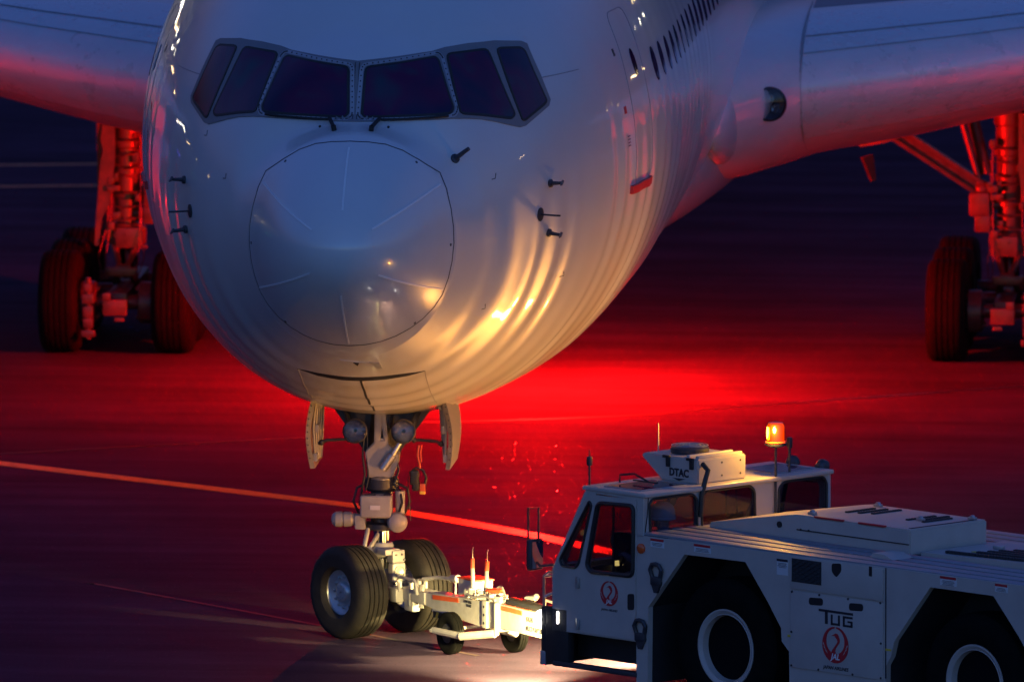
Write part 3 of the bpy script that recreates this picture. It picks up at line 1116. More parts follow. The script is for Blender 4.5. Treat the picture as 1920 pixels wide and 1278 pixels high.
def hp(a, h, z):                              # across axle, ahead, up
    return NG + AX * a + HD * h + Vector((0, 0, z))
g = B()
g.box(hp(.02, .24, .90), (.17, .12, .14), rot=rotf, bev=.02)
g.box(hp(.02, .26, .72), (.18, .10, .22), rot=rotf, bev=.03, seg=3)
g.box(hp(.0, .24, .56), (.10, .10, .14), rot=rotf, bev=.015)
g.box(hp(-.05, .20, .95), (.20, .16, .07), rot=rotf, bev=.015)
g.build('tow_fitting', 'gear', ng)
g = B()
g.lathe([(.068, .0), (.068, .014), (.056, .018), (.05, .008), (.01, .004)], hp(.02, .31, .735), HD, 24)
g.build('steering_lamp', 'tail_lamp', ng)
g = B()
for a, z in ((-.04, .92), (.04, .92), (.07, .86), (-.06, .60)):
    g.cyl(hp(a + .02, .29, z), hp(a + .02, .312, z), .012, n=8)
g.build('fitting_bolts', 'gear_dark', ng)
for s in (-1, 1):
    c = NG + AX * s * .435 + Vector((0, 0, .515))
    tyre(c, AX, .515, .41, 4, .50).build('nose_tyre', 'nose_tyre', ng)
    wheel_rim(c, AX, .262, .36, -1).build('wheel_rim', 'rim', ng)
    wheel_rim(c, AX, .262, .36, 1).build('wheel_rim', 'rim', ng)
# aft doors hanging open, with their links
for s in (-1, 1):
    g = B()
    # curved outer panel
    rows = []
    for j in range(9):
        t = j / 8
        z = 2.66 - .80 * t
        x = s * (.72 + .055 * math.sin(PI * t) + .03 * t)
        rows.append([Vector((x + s * .02, -.42 + .20 * t, z)), Vector((x + s * .025, .75, z)), Vector((x - s * .025, .75, z)), Vector((x - s * .03, -.40 + .20 * t, z))])
    g.rings(rows)
    d = g.build('nose_gear_door', 'door_paint', plane, 40)
    g = B()
    for k in range(5):
        y = -.28 + .07 * k
        g.tube([(s * (.70 - .015 * k), y, 2.62), (s * (.735 - .02 * k), y + .06, 2.3), (s * (.72 - .01 * k), y + .12, 1.95)], .014, 6)
    g.box((s * .70, .1, 2.3), (.05, .6, .09), bev=.01)
    g.box((s * .72, .1, 1.98), (.05, .6, .09), bev=.01)
    g.box((s * .69, -.15, 2.60), (.10, .12, .16), bev=.02)
    g.build('door_stiffener', 'gear', d)
    g = B()
    g.tube([(s * .70, -.05, 2.12), (s * .60, -.04, 2.155), (s * .36, -.02, 2.165)], [.022, .017, .017], 8)
    g.sphere((s * .36, -.02, 2.165), .034, 10)
    g.sphere((s * .66, -.05, 2.13), .034, 10)
    g.build('door_link', 'gear_dark', d)
    g = B()
    for k in range(9):
        z = 2.58 - .075 * k
        t = (2.66 - z) / .8
        x = s * (.72 + .055 * math.sin(PI * t) + .03 * t)
        g.cyl((x, -.412 + .20 * t, z), (x, -.43 + .2 * t, z), .008, n=6)
    tag(g.build('door_rivets', 'seam', d), kind='stuff')

# headset box hanging from the gear (a separate thing)
hx = Vector((.43, -.25, 0))
g = B()
g.tube([hx + Vector(p) for p in ((0, .05, 2.13), (-.012, .02, 2.02), (.01, 0, 1.93), (.015, 0, 1.88))], .012, 8)
g.tube([hx + Vector(p) for p in ((.03, .05, 2.13), (.02, .02, 2.05), (.03, 0, 1.95))], .010, 8)
hs = empty('interphone_headset', (0, 0, 0))
g.build('strap', 'orange', hs)
g = B()
g.tube([hx + Vector(p) for p in ((-.07, 0, 1.86), (-.02, 0, 1.885), (.05, 0, 1.86), (.085, 0, 1.78), (.07, 0, 1.70), (.03, 0, 1.69))], .014, 8)
g.build('headband', 'hose', hs)
g = B()
g.box(hx + Vector((-.045, 0, 1.78)), (.10, .09, .17), bev=.03, seg=3)
g.box(hx + Vector((-.03, 0, 1.68)), (.08, .08, .10), bev=.025, seg=3)
g.tube([hx + Vector(p) for p in ((-.10, 0, 1.85), (-.115, .01, 1.75), (-.11, 0, 1.62), (-.10, .02, 1.45), (-.09, .02, 1.3))], .005, 6)
g.build('ear_cup', 'hose', hs)
B().box(hx + Vector((.045, -.01, 1.665)), (.06, .05, .10), bev=.01).build('tag', 'orange', hs)
B().box(hx + Vector((.045, -.015, 1.615)), (.063, .05, .035), bev=.008).build('reflective_band', 'yellow', hs)
tag(hs, 'black headset hanging on a red strap beside the nose gear door', 'headset')

# ------------------------------------------------------------------ main gear
def main_gear(s):
    X0, Y0 = s * 5.485, 25.63
    g = B()
    # shock strut with its banded outer cylinder
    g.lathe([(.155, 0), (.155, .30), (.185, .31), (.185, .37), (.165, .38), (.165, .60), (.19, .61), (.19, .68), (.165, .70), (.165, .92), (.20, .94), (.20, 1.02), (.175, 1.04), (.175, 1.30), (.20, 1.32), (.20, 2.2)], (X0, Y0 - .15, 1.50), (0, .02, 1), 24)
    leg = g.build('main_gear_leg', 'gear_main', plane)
    B().cyl((X0, Y0 - .15, 1.52), (X0, Y0, .80), .12, n=20).build('chrome_piston', 'chrome', leg)
    g = B()
    # lower fork and brake manifold
    g.lathe([(.16, 0), (.24, .05), (.24, .22), (.19, .30)], (X0, Y0 - .12, 1.18), (0, 0, 1), 18)
    g.box((X0 - s * .05, Y0 - .32, 1.32), (.34, .16, .26), bev=.03)
    g.box((X0 + s * .20, Y0 - .22, 1.36), (.12, .14, .18), bev=.03)
    g.build('brake_manifold', 'gear_main', leg)
    g = B()
    for dx in (-1, 1):
        g.tube([(X0 + dx * .14, Y0 - .30, 1.22), (X0 + dx * .04, Y0 - .62, .98)], [.05, .035], 8)
        g.tube([(X0 + dx * .13, Y0 - .2, .74), (X0 + dx * .04, Y0 - .62, .98)], [.05, .035], 8)
    g.cyl((X0 - .09, Y0 - .62, .98), (X0 + .09, Y0 - .62, .98), .045, n=12)
    g.box((X0 + s * .02, Y0 - .66, .93), (.40, .10, .11), bev=.02)
    g.build('torque_link', 'gear_main', leg)
    # bogie beam and axles
    g = B()
    g.box((X0, Y0, .64), (.26, 2.7, .24), bev=.05)
    for k in (-1, 0, 1):
        g.cyl((X0 - .75, Y0 + k * 1.2, .62), (X0 + .75, Y0 + k * 1.2, .62), .09, n=14)
    g.build('bogie_beam', 'gear_dark', leg)
    # brake rods and stacks seen between the front wheels
    for d in (-1, 1):
        g = B()
        x = X0 + d * .36
        g.lathe([(.23, -.10), (.26, -.08), (.26, .08), (.23, .10)], (x, Y0 - 1.2, .62), (1, 0, 0), 22)
        for k in range(6):
            a = 2 * PI * k / 6
            g.cyl((x - .13, Y0 - 1.2 + .2 * math.cos(a), .62 + .2 * math.sin(a)), (x + .13, Y0 - 1.2 + .2 * math.cos(a), .62 + .2 * math.sin(a)), .03, n=8)
        g.build('brake_stack', 'gear_dark', leg)
    g = B()
    xs = X0 - s * -.32
    for z, h, wd in ((.86, .10, .10), (.72, .12, .14), (.56, .14, .12), (.42, .12, .12), (.29, .08, .17)):
        g.box((xs, Y0 - 1.72, z), (wd, .08, h), bev=.015)
    g.cyl((xs, Y0 - 1.70, .22), (xs, Y0 - 1.70, .98), .035, n=10)
    g.box((X0, Y0 - 1.60, .60), (.30, .08, .20), bev=.02)
    g.box((X0 - s * .06, Y0 - 1.66, .46), (.12, .06, .05), bev=.01)
    g.box((X0 + s * .1, Y0 - 1.66, .74), (.10, .06, .10), bev=.015)
    g.build('brake_rod', 'gear_main', leg)
    for k in (-1, 0, 1):
        for d in (-1, 1):
            c = Vector((X0 + d * .70, Y0 + k * 1.2, .628))
            tyre(c, (1, 0, 0), .632, .50, 4, .44).build('main_tyre', 'tyre', leg)
            wheel_rim(c, (1, 0, 0), .28, .42, d).build('wheel_rim', 'rim', leg)
    # side brace to the fuselage, drag brace forward, actuators
    g = B()
    p1, p2 = Vector((X0 - s * .34, Y0 - .25, 2.02)), Vector((s * 4.05, Y0 - .6, 2.78))
    dd = (p2 - p1).normalized()
    up = Vector((0, 0, 1)) - dd * dd.z
    up.normalize()
    for k in (-1, 1):
        g.rings([[p + up * (.075 * k + e) + Vector((0, f, 0)) for e, f in ((-.022, -.09), (.022, -.09), (.022, .09), (-.022, .09))] for p in (p1, p2)])
    g.rings([[p + up * e + Vector((0, f, 0)) for e, f in ((-.07, -.05), (.07, -.05), (.07, .02), (-.07, .02))] for p in (p1, p2)])
    g.sphere(p1, .12, 12)
    g.sphere(p2, .12, 12)
    g.rings([[Vector((s * x, Y0 - .55 + f, z + e)) for e, f in ((-.07, -.1), (.07, -.1), (.07, .1), (-.07, .1))] for x, z in ((4.2, 2.78), (3.98, 2.70), (3.66, 2.64))])
    g.build('side_brace', 'gear_main', leg)
    g = B()
    g.tube([(s * 4.1, Y0 - .4, 2.86), (s * 4.8, Y0 - .35, 2.92), (X0 - s * .2, Y0 - .3, 3.08)], .075, 10)
    g.tube([(s * 4.2, Y0 - .3, 3.0), (s * 4.9, Y0 - .3, 3.12), (X0 - s * .2, Y0 - .2, 3.2)], .05, 10)
    g.tube([(X0 - s * .62, Y0 - .3, 3.0), (X0 - s * .36, Y0 - .3, 2.1)], .04, 8)
    g.tube([(X0 - s * .50, Y0 - .1, 3.0), (X0 - s * .28, Y0 - .2, 2.2)], .08, 10)
    g.build('lock_link', 'gear_dark', leg)
    g = B()
    g.box((X0 - s * .36, Y0 - .28, 1.84), (.26, .28, .30), bev=.04)
    g.box((X0 - s * .32, Y0 - .28, 1.60), (.20, .24, .22), bev=.04)
    g.cyl((X0 - s * .40, Y0 - .3, 1.80), (X0, Y0 - .2, 1.84), .06, n=12)
    g.cyl((X0 - s * .36, Y0 - .3, 1.60), (X0, Y0 - .2, 1.62), .05, n=12)
    g.build('brace_lug', 'gear_main', leg)
    g = B()
    for k in range(4):
        x = X0 + s * (-.20 + .02 * k) if k < 2 else X0 + s * (.10 + .04 * k)
        g.tube([(x, Y0 - .36, 2.6), (x - s * .02, Y0 - .37, 2.0), (x, Y0 - .38, 1.5), (x + s * .05 * (k - 1), Y0 - .5, 1.1), (x, Y0 - .9, .85)], .008, 6)
    g.build('hydraulic_hose', 'hose', leg)
    g = B()
    rr = random.Random(11)
    for k in range(22):
        z = 1.15 + rr.random() * 1.5
        sx = rr.choice((-1, 1))
        g.box((X0 + sx * rr.uniform(.10, .24), Y0 - rr.uniform(.28, .42), z), (rr.uniform(.04, .12), rr.uniform(.05, .10), rr.uniform(.04, .14)), bev=.008)
    for k in range(9):
        z = 1.25 + .16 * k
        g.tube([(X0 - s * .24, Y0 - .30, z), (X0, Y0 - .40, z + rr.uniform(-.05, .05)), (X0 + s * .24, Y0 - .28, z + rr.uniform(-.08, .08))], .012, 6)
    g.build('gear_fittings', 'gear_main', leg)
    # leg door on the outboard side
    g = B()
    g.prism([(.12, 2.98), (.24, 2.98), (.30, 2.55), (.27, 2.40), (.30, 2.28), (.36, 1.55), (.38, 1.22), (.33, 1.22), (.29, 1.55), (.19, 1.75), (.12, 2.3)], (X0, Y0 - .40, 0), (s, 0, 0), (0, 0, 1), (0, 1, 0), .05)
    g.prism([(.0, 3.0), (2.0, 3.2), (1.9, 1.3), (.15, 1.3)], (X0 + s * .30, Y0 - .4, 0), (0, 1, 0), (0, 0, 1), (s, 0, 0), .05)
    g.build('leg_door', 'gear_main', leg)
    return leg
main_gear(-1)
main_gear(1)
# antenna mast below the belly
B().prism([(0, 2.95), (.34, 2.95), (.46, 2.62), (.32, 2.62)], (3.95, 20.6, 0), (.3, 1, 0), (0, 0, 1), (1, 0, 0), .03).build('belly_antenna', 'gear_main', plane)

# ------------------------------------------------------------------ tow bar
TB = empty('tow_bar', (.21, -.39, 0), math.atan2(-.828, .561))     # local x runs to the tractor, local y away from the camera
tag(TB, 'white and orange aircraft tow bar on two small wheels, hooked to the nose gear', 'tow bar')
beam = B()
beam.box((2.78, .12, .535), (1.02, .20, .27), bev=.012)
beam.build('rear_beam', 'white_worn', TB)
beam = B()
beam.box((1.26, .12, .50), (1.12, .16, .22), bev=.012)
beam.prism([(.55, .58), (1.0, .61), (1.84, .645), (1.84, .36), (1.0, .40), (.55, .45)], (0, .035, 0), (1, 0, 0), (0, 0, 1), (0, 1, 0), .17)
beam.build('front_beam', 'white_worn', TB)
g = B()
for x, w_, h in ((1.94, .10, .30), (2.08, .18, .27), (2.235, .07, .31)):
    g.box((x, .12, .515), (w_, .24 if w_ < .15 else .18, h), bev=.008)
g.build('shear_joint', 'white_worn', TB)
g = B()
for z in (.42, .51, .60):
    g.cyl((1.94, -.003, z), (1.94, .02, z), .016, n=10)
g.build('joint_bolts', 'rubber_seal', TB)
g = B()
g.box((2.535, .012, .63), (.46, .008, .05))
g.build('orange_stripe', 'orange', TB)
g = B()
g.box((1.03, .031, .575), (.58, .008, .05), rot=Matrix.Rotation(-R(3.4), 3, 'Y'))
g.build('orange_stripe', 'orange', TB)
g = B()
for k in range(2):
    g.box((2.45 + .32 * k, .12, .673), (.25, .19, .006))
g.build('orange_stripe', 'orange', TB)
def tbface(x, z):
    return frame((x, .014, z), (1, 0, 0), (0, 0, 1), (0, -1, 0))
text_mesh('B767/B777/DC-10', .075, 'stencil_text', 'print', tbface(3.03, .575), TB, bold=.001, sx=.62)
text_mesh('MULTI PURPOSE', .075, 'stencil_text', 'print', tbface(3.03, .475), TB, bold=.001, sx=.66)
text_mesh('TOW BAR', .045, 'stencil_text', 'print', frame((1.52, .029, .60), (1, 0, 0), (0, 0, 1), (0, -1, 0)), TB, sx=.9)
text_mesh('25 000', .045, 'stencil_text', 'print', frame((1.55, .029, .56), (1, 0, 0), (0, 0, 1), (0, -1, 0)), TB, sx=.9)
# hazard-striped lower plate
g = B()
g.box((.98, .05, .37), (.5, .02, .07))
hz = g.build('hazard_plate', 'black', TB)
g = B()
for k in range(4):
    x = .78 + .12 * k
    g.prism([(x, .338), (x + .05, .338), (x + .09, .402), (x + .04, .402)], (0, .0385, 0), (1, 0, 0), (0, 0, 1), (0, -1, 0), .002)
g.build('hazard_stripe', 'yellow', hz)
# coupling head at the nose gear
g = B()
g.box((.30, .12, .52), (.55, .22, .14), bev=.02)
g.box((.02, .12, .50), (.16, .40, .16), bev=.03)
g.box((-.10, -.02, .50), (.22, .07, .13), bev=.02)
g.box((-.10, .27, .50), (.22, .07, .13), bev=.02)
g.box((.22, .06, .40), (.20, .10, .12), bev=.02)
for x, y in ((.05, .0), (.05, .24), (.25, .03), (.25, .21), (.45, .05)):
    g.cyl((x, y, .40), (x, y, .66), .028, n=10)
g.build('coupling_head', 'gear', TB)
g = B()
g.tube([(.10, -.03, .55), (.10, -.05, .68), (.14, -.05, .71), (.46, -.05, .72), (.50, -.05, .69), (.50, -.03, .56)], .018, 8)
g.build('grab_handle', 'white_worn', TB)
g = B()
g.tube([(.10, .26, .66), (.3, .34, .70), (.62, .36, .72), (.66, .36, .735)], .022, 8)
g.cyl((.58, .36, .72), (.72, .36, .735), .042, n=12)
g.cyl((.66, .36, .70), (.66, .36, .45), .014, n=8)
g.build('lock_lever', 'white_worn', TB)
# tool box
g = B()
g.box((1.22, .30, .715), (.36, .24, .17), bev=.012)
tbx = g.build('tool_box', 'white_paint', TB)
g = B()
g.box((1.22, .30, .803), (.38, .26, .016), bev=.005)
g.build('lid', 'orange', tbx)
# release levers
for x, y, lean in ((1.51, .10, 0), (1.74, .14, .03)):
    h = B().tube([(x, y, .62), (x + .01, y, .80), (x + lean * .6, y, .97)], .022, 8).build('release_lever', 'white_worn', TB)
    B().cyl((x + lean * .6, y, .965), (x + lean, y, 1.07), .0235, n=8).build('grip', 'orange', h)
    B().tube([(x + lean, y, 1.07), (x + lean, y, 1.17), (x + lean + .02, y, 1.20)], .006, 6).build('cable', 'steel', h)
    B().tube([(x - .10, y, .62), (x - .03, y, .74), (x + .005, y, .88)], .014, 8).build('stay', 'white_worn', h)
# clutter of pump fittings on top of the joint
g = B()
rr = random.Random(5)
for k in range(26):
    x = rr.uniform(1.35, 2.35)
    g.box((x, rr.uniform(.02, .22), .67 + rr.uniform(0, .04)), (rr.uniform(.03, .09), rr.uniform(.03, .07), rr.uniform(.03, .09)), bev=.008, rot=rr.uniform(0, 3))
g.tube([(1.3, .05, .66), (1.5, .02, .70), (1.7, .0, .67), (1.9, .03, .71), (2.2, .0, .70)], .014, 8)
g.tube([(1.7, .2, .70), (1.9, .22, .80), (2.0, .2, .80), (2.1, .18, .72)], .012, 8)
g.build('hand_pump', 'gear', TB)
B().lathe([(.10, 0), (.11, .01), (.09, .03)], (1.90, .16, .75), (0, 0, 1), 16).build('pump_ring', 'orange', TB)
g = B()
g.rings([[Vector((2.36 + .8 * t, .12 + .09 * math.cos(a) * (1 if t < .9 else .6), .70 + .05 * math.sin(a) + .0 * t)) for a in [2 * PI * k / 10 for k in range(10)]] for t in (0, .1, .5, .9, 1)])
g.build('hose_cover', 'black', TB)
g = B()
g.tube([(2.5, .22, .74), (2.62, .23, .76), (2.7, .22, .77)], .03, 8)
g.sphere((2.72, .22, .79), .035, 8)
g.box((3.24, .12, .69), (.16, .14, .12), bev=.02)
g.tube([(3.2, .05, .7), (3.3, .0, .84), (3.42, .05, .82)], .016, 8)
g.build('hose_coupling', 'white_worn', TB)
# hitch eye
g = B()
g.box((3.38, .12, .52), (.28, .10, .10), bev=.02)
g.lathe([(.06, -.04), (.12, -.05), (.15, 0), (.12, .05), (.06, .04), (.06, -.04)], (3.56, .12, .52), (0, 0, 1), 20, cap=False)
g.build('hitch_eye', 'steel', TB)
# transport wheels on a cranked axle
g = B()
g.tube([(1.17, -.20, .26), (1.80, -.20, .27)], .038, 10)
g.tube([(1.80, -.21, .27), (2.22, -.02, .34)], .045, 10)
g.box((2.245, -.012, .50), (.035, .05, .36), bev=.008)
g.tube([(2.0, .26, .34), (1.9, .42, .27), (1.25, .44, .26)], .04, 10)
g.cyl((1.17, -.24, .26), (1.17, .48, .26), .02, n=10)
g.build('wheel_arm', 'white_worn', TB)
for y in (-.06, .62):
    w_ = tyre((1.30 if y < 0 else 1.52, y, .235), (0, 1, 0), .232, .13, 2, .48).build('transport_wheel', 'tyre', TB)
    B().lathe([(.105, -.05), (.11, -.02), (.05, -.03), (.05, -.07), (.01, -.07)], (1.30 if y < 0 else 1.52, y, .235), (0, 1, 0), 20).build('wheel_disc', 'gear_dark', w_)

# ------------------------------------------------------------------ tow tractor (local x rearwards, local y away from the camera)
TR = empty('tow_tractor', (4.15, -6.19, 0), -R(41))
tag(TR, 'big white pushback tractor with red bird emblems, coupled to the tow bar', 'tractor')
TW = 2.85
EX, EY, EZ = (1, 0, 0), (0, 1, 0), (0, 0, 1)

def side_plate(name, poly, y, th, m, parent=TR, holes=(), ang=35):
    return B().prism(poly, (0, y, 0), EX, EZ, EY, th, holes).build(name, m, parent, ang)

# chassis
g = B()
g.box((1.6, TW / 2, .68), (8.0, 1.45, .60), bev=.04)
g.box((1.6, TW / 2, 1.25), (8.0, 1.30, .95), bev=.04)
g.build('chassis', 'chassis', TR)
ARCH1 = [(1.10, .40), (1.09, .85), (.98, .95), (.97, 1.09), (.77, 1.35), (.43, 1.745), (-.49, 1.735), (-1.04, 1.11), (-1.05, .28)]
ARCH2 = [(4.82, .40), (4.80, .95), (4.70, 1.10), (4.50, 1.35), (4.12, 1.75), (3.19, 1.75), (2.66, 1.12), (2.61, .95), (2.54, .85), (2.53, .40)]
OUT = [(-1.22, .28), (-1.22, 1.875), (5.75, 1.905), (5.75, .40)] + ARCH2 + ARCH1
for y, s in ((0.0, 1), (TW - .07, -1)):
    fender = side_plate('body_side', OUT, y, .07, 'white_paint')
# wheel arch linings
for A in (ARCH1, ARCH2):
    for y0 in (.07, TW - .85):
        g = B()
        g.rings([[Vector((p, yy, q)) for p, q in A] for yy in (y0, y0 + .78)], cap=False, closed=False)
        g.build('wheel_arch_lining', 'chassis', TR)
# front faces of the fender boxes
g = B()
g.box((-1.18, .45, 1.08), (.07, .76, 1.58), bev=.008)
g.box((-1.18, TW - .45, 1.08), (.07, .76, 1.58), bev=.008)
g.build('fender_front', 'white_paint', TR)
# deck and its slats
g = B()
g.box((2.26, TW / 2, 1.862), (6.96, TW - .02, .03))
deck = g.build('deck', 'deck_dark', TR)
sl = None
for side in (0, 1):
    for k in range(4):
        v = .10 + .222 * k
        v = v if side == 0 else TW - v
        if sl is None:
            sl = B().box((0, 0, 0), (6.93, .158, .028), bev=.006).build('deck_slat', 'deck_grey', deck)
            o = sl
        else:
            o = sl.copy()
            link(o)
            o.parent = deck
        o.location = (2.255, v, 1.892)
g = B()
g.box((-.4, TW / 2, 1.885), (1.5, 1.25, .03))
g.build('deck_centre', 'white_paint', deck)
# engine hood
g = B()
g.prism([(-.98, 1.88), (-.98, 1.955), (.22, 2.15), (.34, 2.165), (2.05, 2.165), (2.05, 1.88)], (0, .85, 0), EX, EZ, EY, 1.18)
bmesh.ops.bevel(g.bm, geom=[e for e in g.bm.edges if e.is_manifold and e.calc_face_angle(0) > .5], offset=.018, segments=2, affect='EDGES')
hood = g.build('engine_hood', 'white_paint', TR)
g = B()
g.prism([(.36, 2.0), (2.04, 2.0), (2.04, 2.012), (.36, 2.012)], (0, .842, 0), EX, EZ, EY, .01)
g.build('hood_seam', 'deck_dark', hood)
for u0, u1 in ((.62, 1.05), (1.28, 1.68)):
    B().box(((u0 + u1) / 2, .86, 2.166), (u1 - u0, .035, .02), bev=.004).build('hood_hinge', 'red', hood)
B().box((1.98, 1.42, 2.167), (.03, 1.0, .006)).build('hood_gap', 'deck_dark', hood)
lv = None
for u0, v0 in ((.62, 1.55), (.76, 1.60), (.90, 1.66), (1.50, 1.58), (1.62, 1.66), (1.74, 1.58)):
    if lv is None:
        g = B()
        for k in range(11):
            g.box((0, -.20 + .04 * k, 0), (.05, .032, .028), bev=.008)
        lv = g.build('hood_louver', 'deck_dark', hood)
        o = lv
    else:
        o = lv.copy(); link(o); o.parent = hood
    o.location = (u0, v0, 2.168)
for u, v in ((.46, .98), (.52, 1.92), (1.62, 1.45), (1.95, 1.9)):
    g = B()
    g.box((u, v, 2.18), (.10, .05, .03), bev=.008)
    g.cyl((u, v - .02, 2.195), (u, v + .02, 2.195), .022, n=10)
    g.build('hood_latch', 'steel', hood)
for u, z, r in ((.10, 2.035, .035), (.42, 2.01, .012), (.54, 2.01, .012)):
    B().cyl((u, .838, z), (u, .862, z), r, n=16).build('hood_port', 'rubber_seal', hood)
# rear louvred cover
g = B()
g.prism([(2.15, 1.88), (2.15, 1.93), (4.9, 1.99), (4.9, 1.88)], (0, .92, 0), EX, EZ, EY, 1.25)
rc = g.build('rear_cover', 'white_paint', TR)
lv2 = None
for k, (v, u0) in enumerate(((1.02, 2.45), (1.18, 2.75), (1.30, 2.80), (1.42, 2.85), (1.54, 2.95), (1.82, 3.0), (1.95, 3.0))):
    if lv2 is None:
        g = B()
        for j in range(26):
            g.box((.045 * j, 0, 0), (.036, .055, .03), bev=.008)
        lv2 = g.build('cover_louver', 'deck_dark', rc)
        o = lv2
    else:
        o = lv2.copy(); link(o); o.parent = rc
    o.location = (u0, v, 1.936 + (u0 - 2.15) * .022 + .012)
    o.rotation_euler = (0, -R(1.25), 0)
B().box((2.62, 1.62, 1.96), (.12, .07, .04), bev=.01).build('cover_latch', 'steel', rc)
B().box((2.62, 1.28, 1.946), (.12, .05, .004), rot=Matrix.Rotation(-R(1.25), 3, 'Y')).build('cover_sticker', 'yellow', rc)
# wedge lamp on the walkway
g = B()
g.prism([(1.92, 1.907), (1.96, 1.955), (2.12, 1.955), (2.27, 1.907)], (0, .38, 0), EX, EZ, EY, .30)
g.build('walkway_cover', 'white_paint', TR)

# lower side panels between the wheels, with seams
g = B()
g.box((1.815, -.008, 1.10), (1.38, .02, .82), bev=.006)
pan = g.build('service_door', 'white_paint', TR)
g = B()
g.box((1.815, -.008, 1.705), (1.38, .02, .345), bev=.006)
pan2 = g.build('upper_service_panel', 'white_paint', TR)
g = B()
g.box((2.535, -.001, 1.3), (.014, .008, 1.18))
g.build('body_seam', 'deck_dark', TR)
side_f = lambda u, z, d=-.0205: frame((u, d, z), EX, EZ, (0, -1, 0))
# mesh grille
g = B()
g.box((1.37, -.012, 1.735), (.44, .022, .25))
gr = g.build('grille_opening', 'deck_dark', pan2)
g = B()
for k in range(-5, 10):
    for sg in (1, -1):
        pts = []
        for j in range(23):
            t = j / 22
            u = 1.155 + .43 * t
            z = 1.735 + sg * ((t - .5) * .43 * .55) + (k - 2) * .05
            if 1.615 < z < 1.855:
                pts.append((u, -.026, z))
        if len(pts) > 1:
            g.tube([pts[0], pts[-1]], .0045, 4)
g.build('grille_mesh', 'chassis', gr)
side_plate('hex_opening', rp([(1.745, 1.86), (1.885, 1.875), (1.89, 1.79), (1.815, 1.715), (1.745, 1.77)], .03), -.0205, .004, 'rubber_seal', pan2)
side_plate('slot_opening', rp([(2.30, 1.78), (2.345, 1.78), (2.345, 1.885), (2.30, 1.885)], .006), -.0205, .004, 'rubber_seal', pan2)
for u0, u1 in ((1.405, 1.615), (2.005, 2.215)):
    side_plate('hand_slot', rp([(u0, 1.385), (u1, 1.395), (u1, 1.475), (u0, 1.465)], .04), -.0205, .004, 'rubber_seal', pan)
g = B()
for u, z in ((1.15, 1.50), (1.56, 1.505), (1.99, 1.505), (2.47, 1.51), (1.145, 1.07), (2.48, 1.08), (1.145, .71), (2.48, .71), (1.55, .705), (2.06, .705)):
    g.cyl((u, -.024, z), (u, -.015, z), .013, n=8)
tag(g.build('panel_bolts', 'deck_dark', pan), kind='stuff')
# block lettering above the emblem: long bar over three letters
g = B()
def fb(u0, u1, z0, z1):
    g.box(((u0 + u1) / 2, -.0205, (z0 + z1) / 2), (u1 - u0, .004, z1 - z0))
fb(1.555, 2.065, 1.334, 1.360)
fb(1.648, 1.688, 1.206, 1.338)
fb(1.735, 1.762, 1.206, 1.316); fb(1.842, 1.870, 1.206, 1.316); fb(1.7352, 1.8698, 1.204, 1.228)
fb(1.915, 1.942, 1.206, 1.316); fb(1.9152, 2.058, 1.294, 1.318); fb(1.9152, 2.058, 1.203, 1.226); fb(2.030, 2.0578, 1.204, 1.268); fb(1.985, 2.0576, 1.250, 1.270)
g.build('maker_lettering', 'print', pan)

def emblem(parent, cu, cz, r, y):
    """red crane roundel: two raised wings round a neck, white lettering below"""
    Fm = frame((cu, y, cz), EX, EZ, (0, -1, 0))
    out = []
    # wing ring, open at the top
    def ring_pt(a, rr, ox=0, oz=0):
        return (ox + rr * math.cos(a), oz + rr * math.sin(a))
    for s in (1, -1):
        o_ = [ring_pt(R(a), 1.0) for a in range(-90, 82, 6)]
        i_ = [ring_pt(R(a), .70 + .0 * a, 0, .20) for a in range(84, -92, -6)]
        i_ = [(x, z) for x, z in i_]
        poly = o_ + [(.06, .985), (.04, .93)] + i_[1:]
        # taper the wing tip
        poly = [(s * x * r, z * r) for x, z in poly]
        g = B().prism(poly, (0, 0, 0), (1, 0, 0), (0, 1, 0), (0, 0, 1), .003)
        g.bm.transform(Fm)
        out.append(g.build('emblem_wing', 'red', parent))
        # feather cuts
        g = B()
        for k, a in enumerate((198, 210, 222)):
            a = R(a)
            p0 = (math.cos(a) * 1.0, math.sin(a) * 1.0 + .30)
            d = (.26 * math.cos(a + 1.1), .26 * math.sin(a + 1.1))
            q = [(p0[0] * s, p0[1]), ((p0[0] - d[0] * .2 + .02) * s, p0[1] + .10), ((p0[0] + .16) * s, p0[1] - .14)]
            g.prism([(x * r, z * r) for x, z in q], (0, 0, .0032), (1, 0, 0), (0, 1, 0), (0, 0, 1), .0012)
        g.bm.transform(Fm)
        g.build('emblem_feather', 'white_paint', parent)
    # neck and head
    L = [(-.34, -.50), (-.24, -.30), (-.08, -.12), (.08, .06), (.17, .20), (.10, .34), (.0, .42), (-.06, .50), (-.32, .47), (-.10, .58), (.02, .64), (.16, .62), (.26, .50), (.34, .30), (.30, .12), (.16, -.05), (.02, -.20), (-.02, -.36), (.10, -.50)]
    g = B().prism([(x * r, z * r) for x, z in L], (0, 0, 0), (1, 0, 0), (0, 1, 0), (0, 0, 1), .0036)
    g.bm.transform(Fm)
    g.build('emblem_neck', 'red', parent)
    text_mesh('JAL', r * .46, 'emblem_lettering', 'print_white', Fm @ Matrix.Translation((0, -.66 * r, .0045)), parent, bold=r * .012, shear=.25, depth=.0008)
emblem(pan, 1.805, .995, .195, -.0205)
text_mesh('JAPAN AIRLINES', .052, 'airline_lettering', 'print', side_f(1.81, .745), pan, bold=.001, shear=.2, depth=.001)

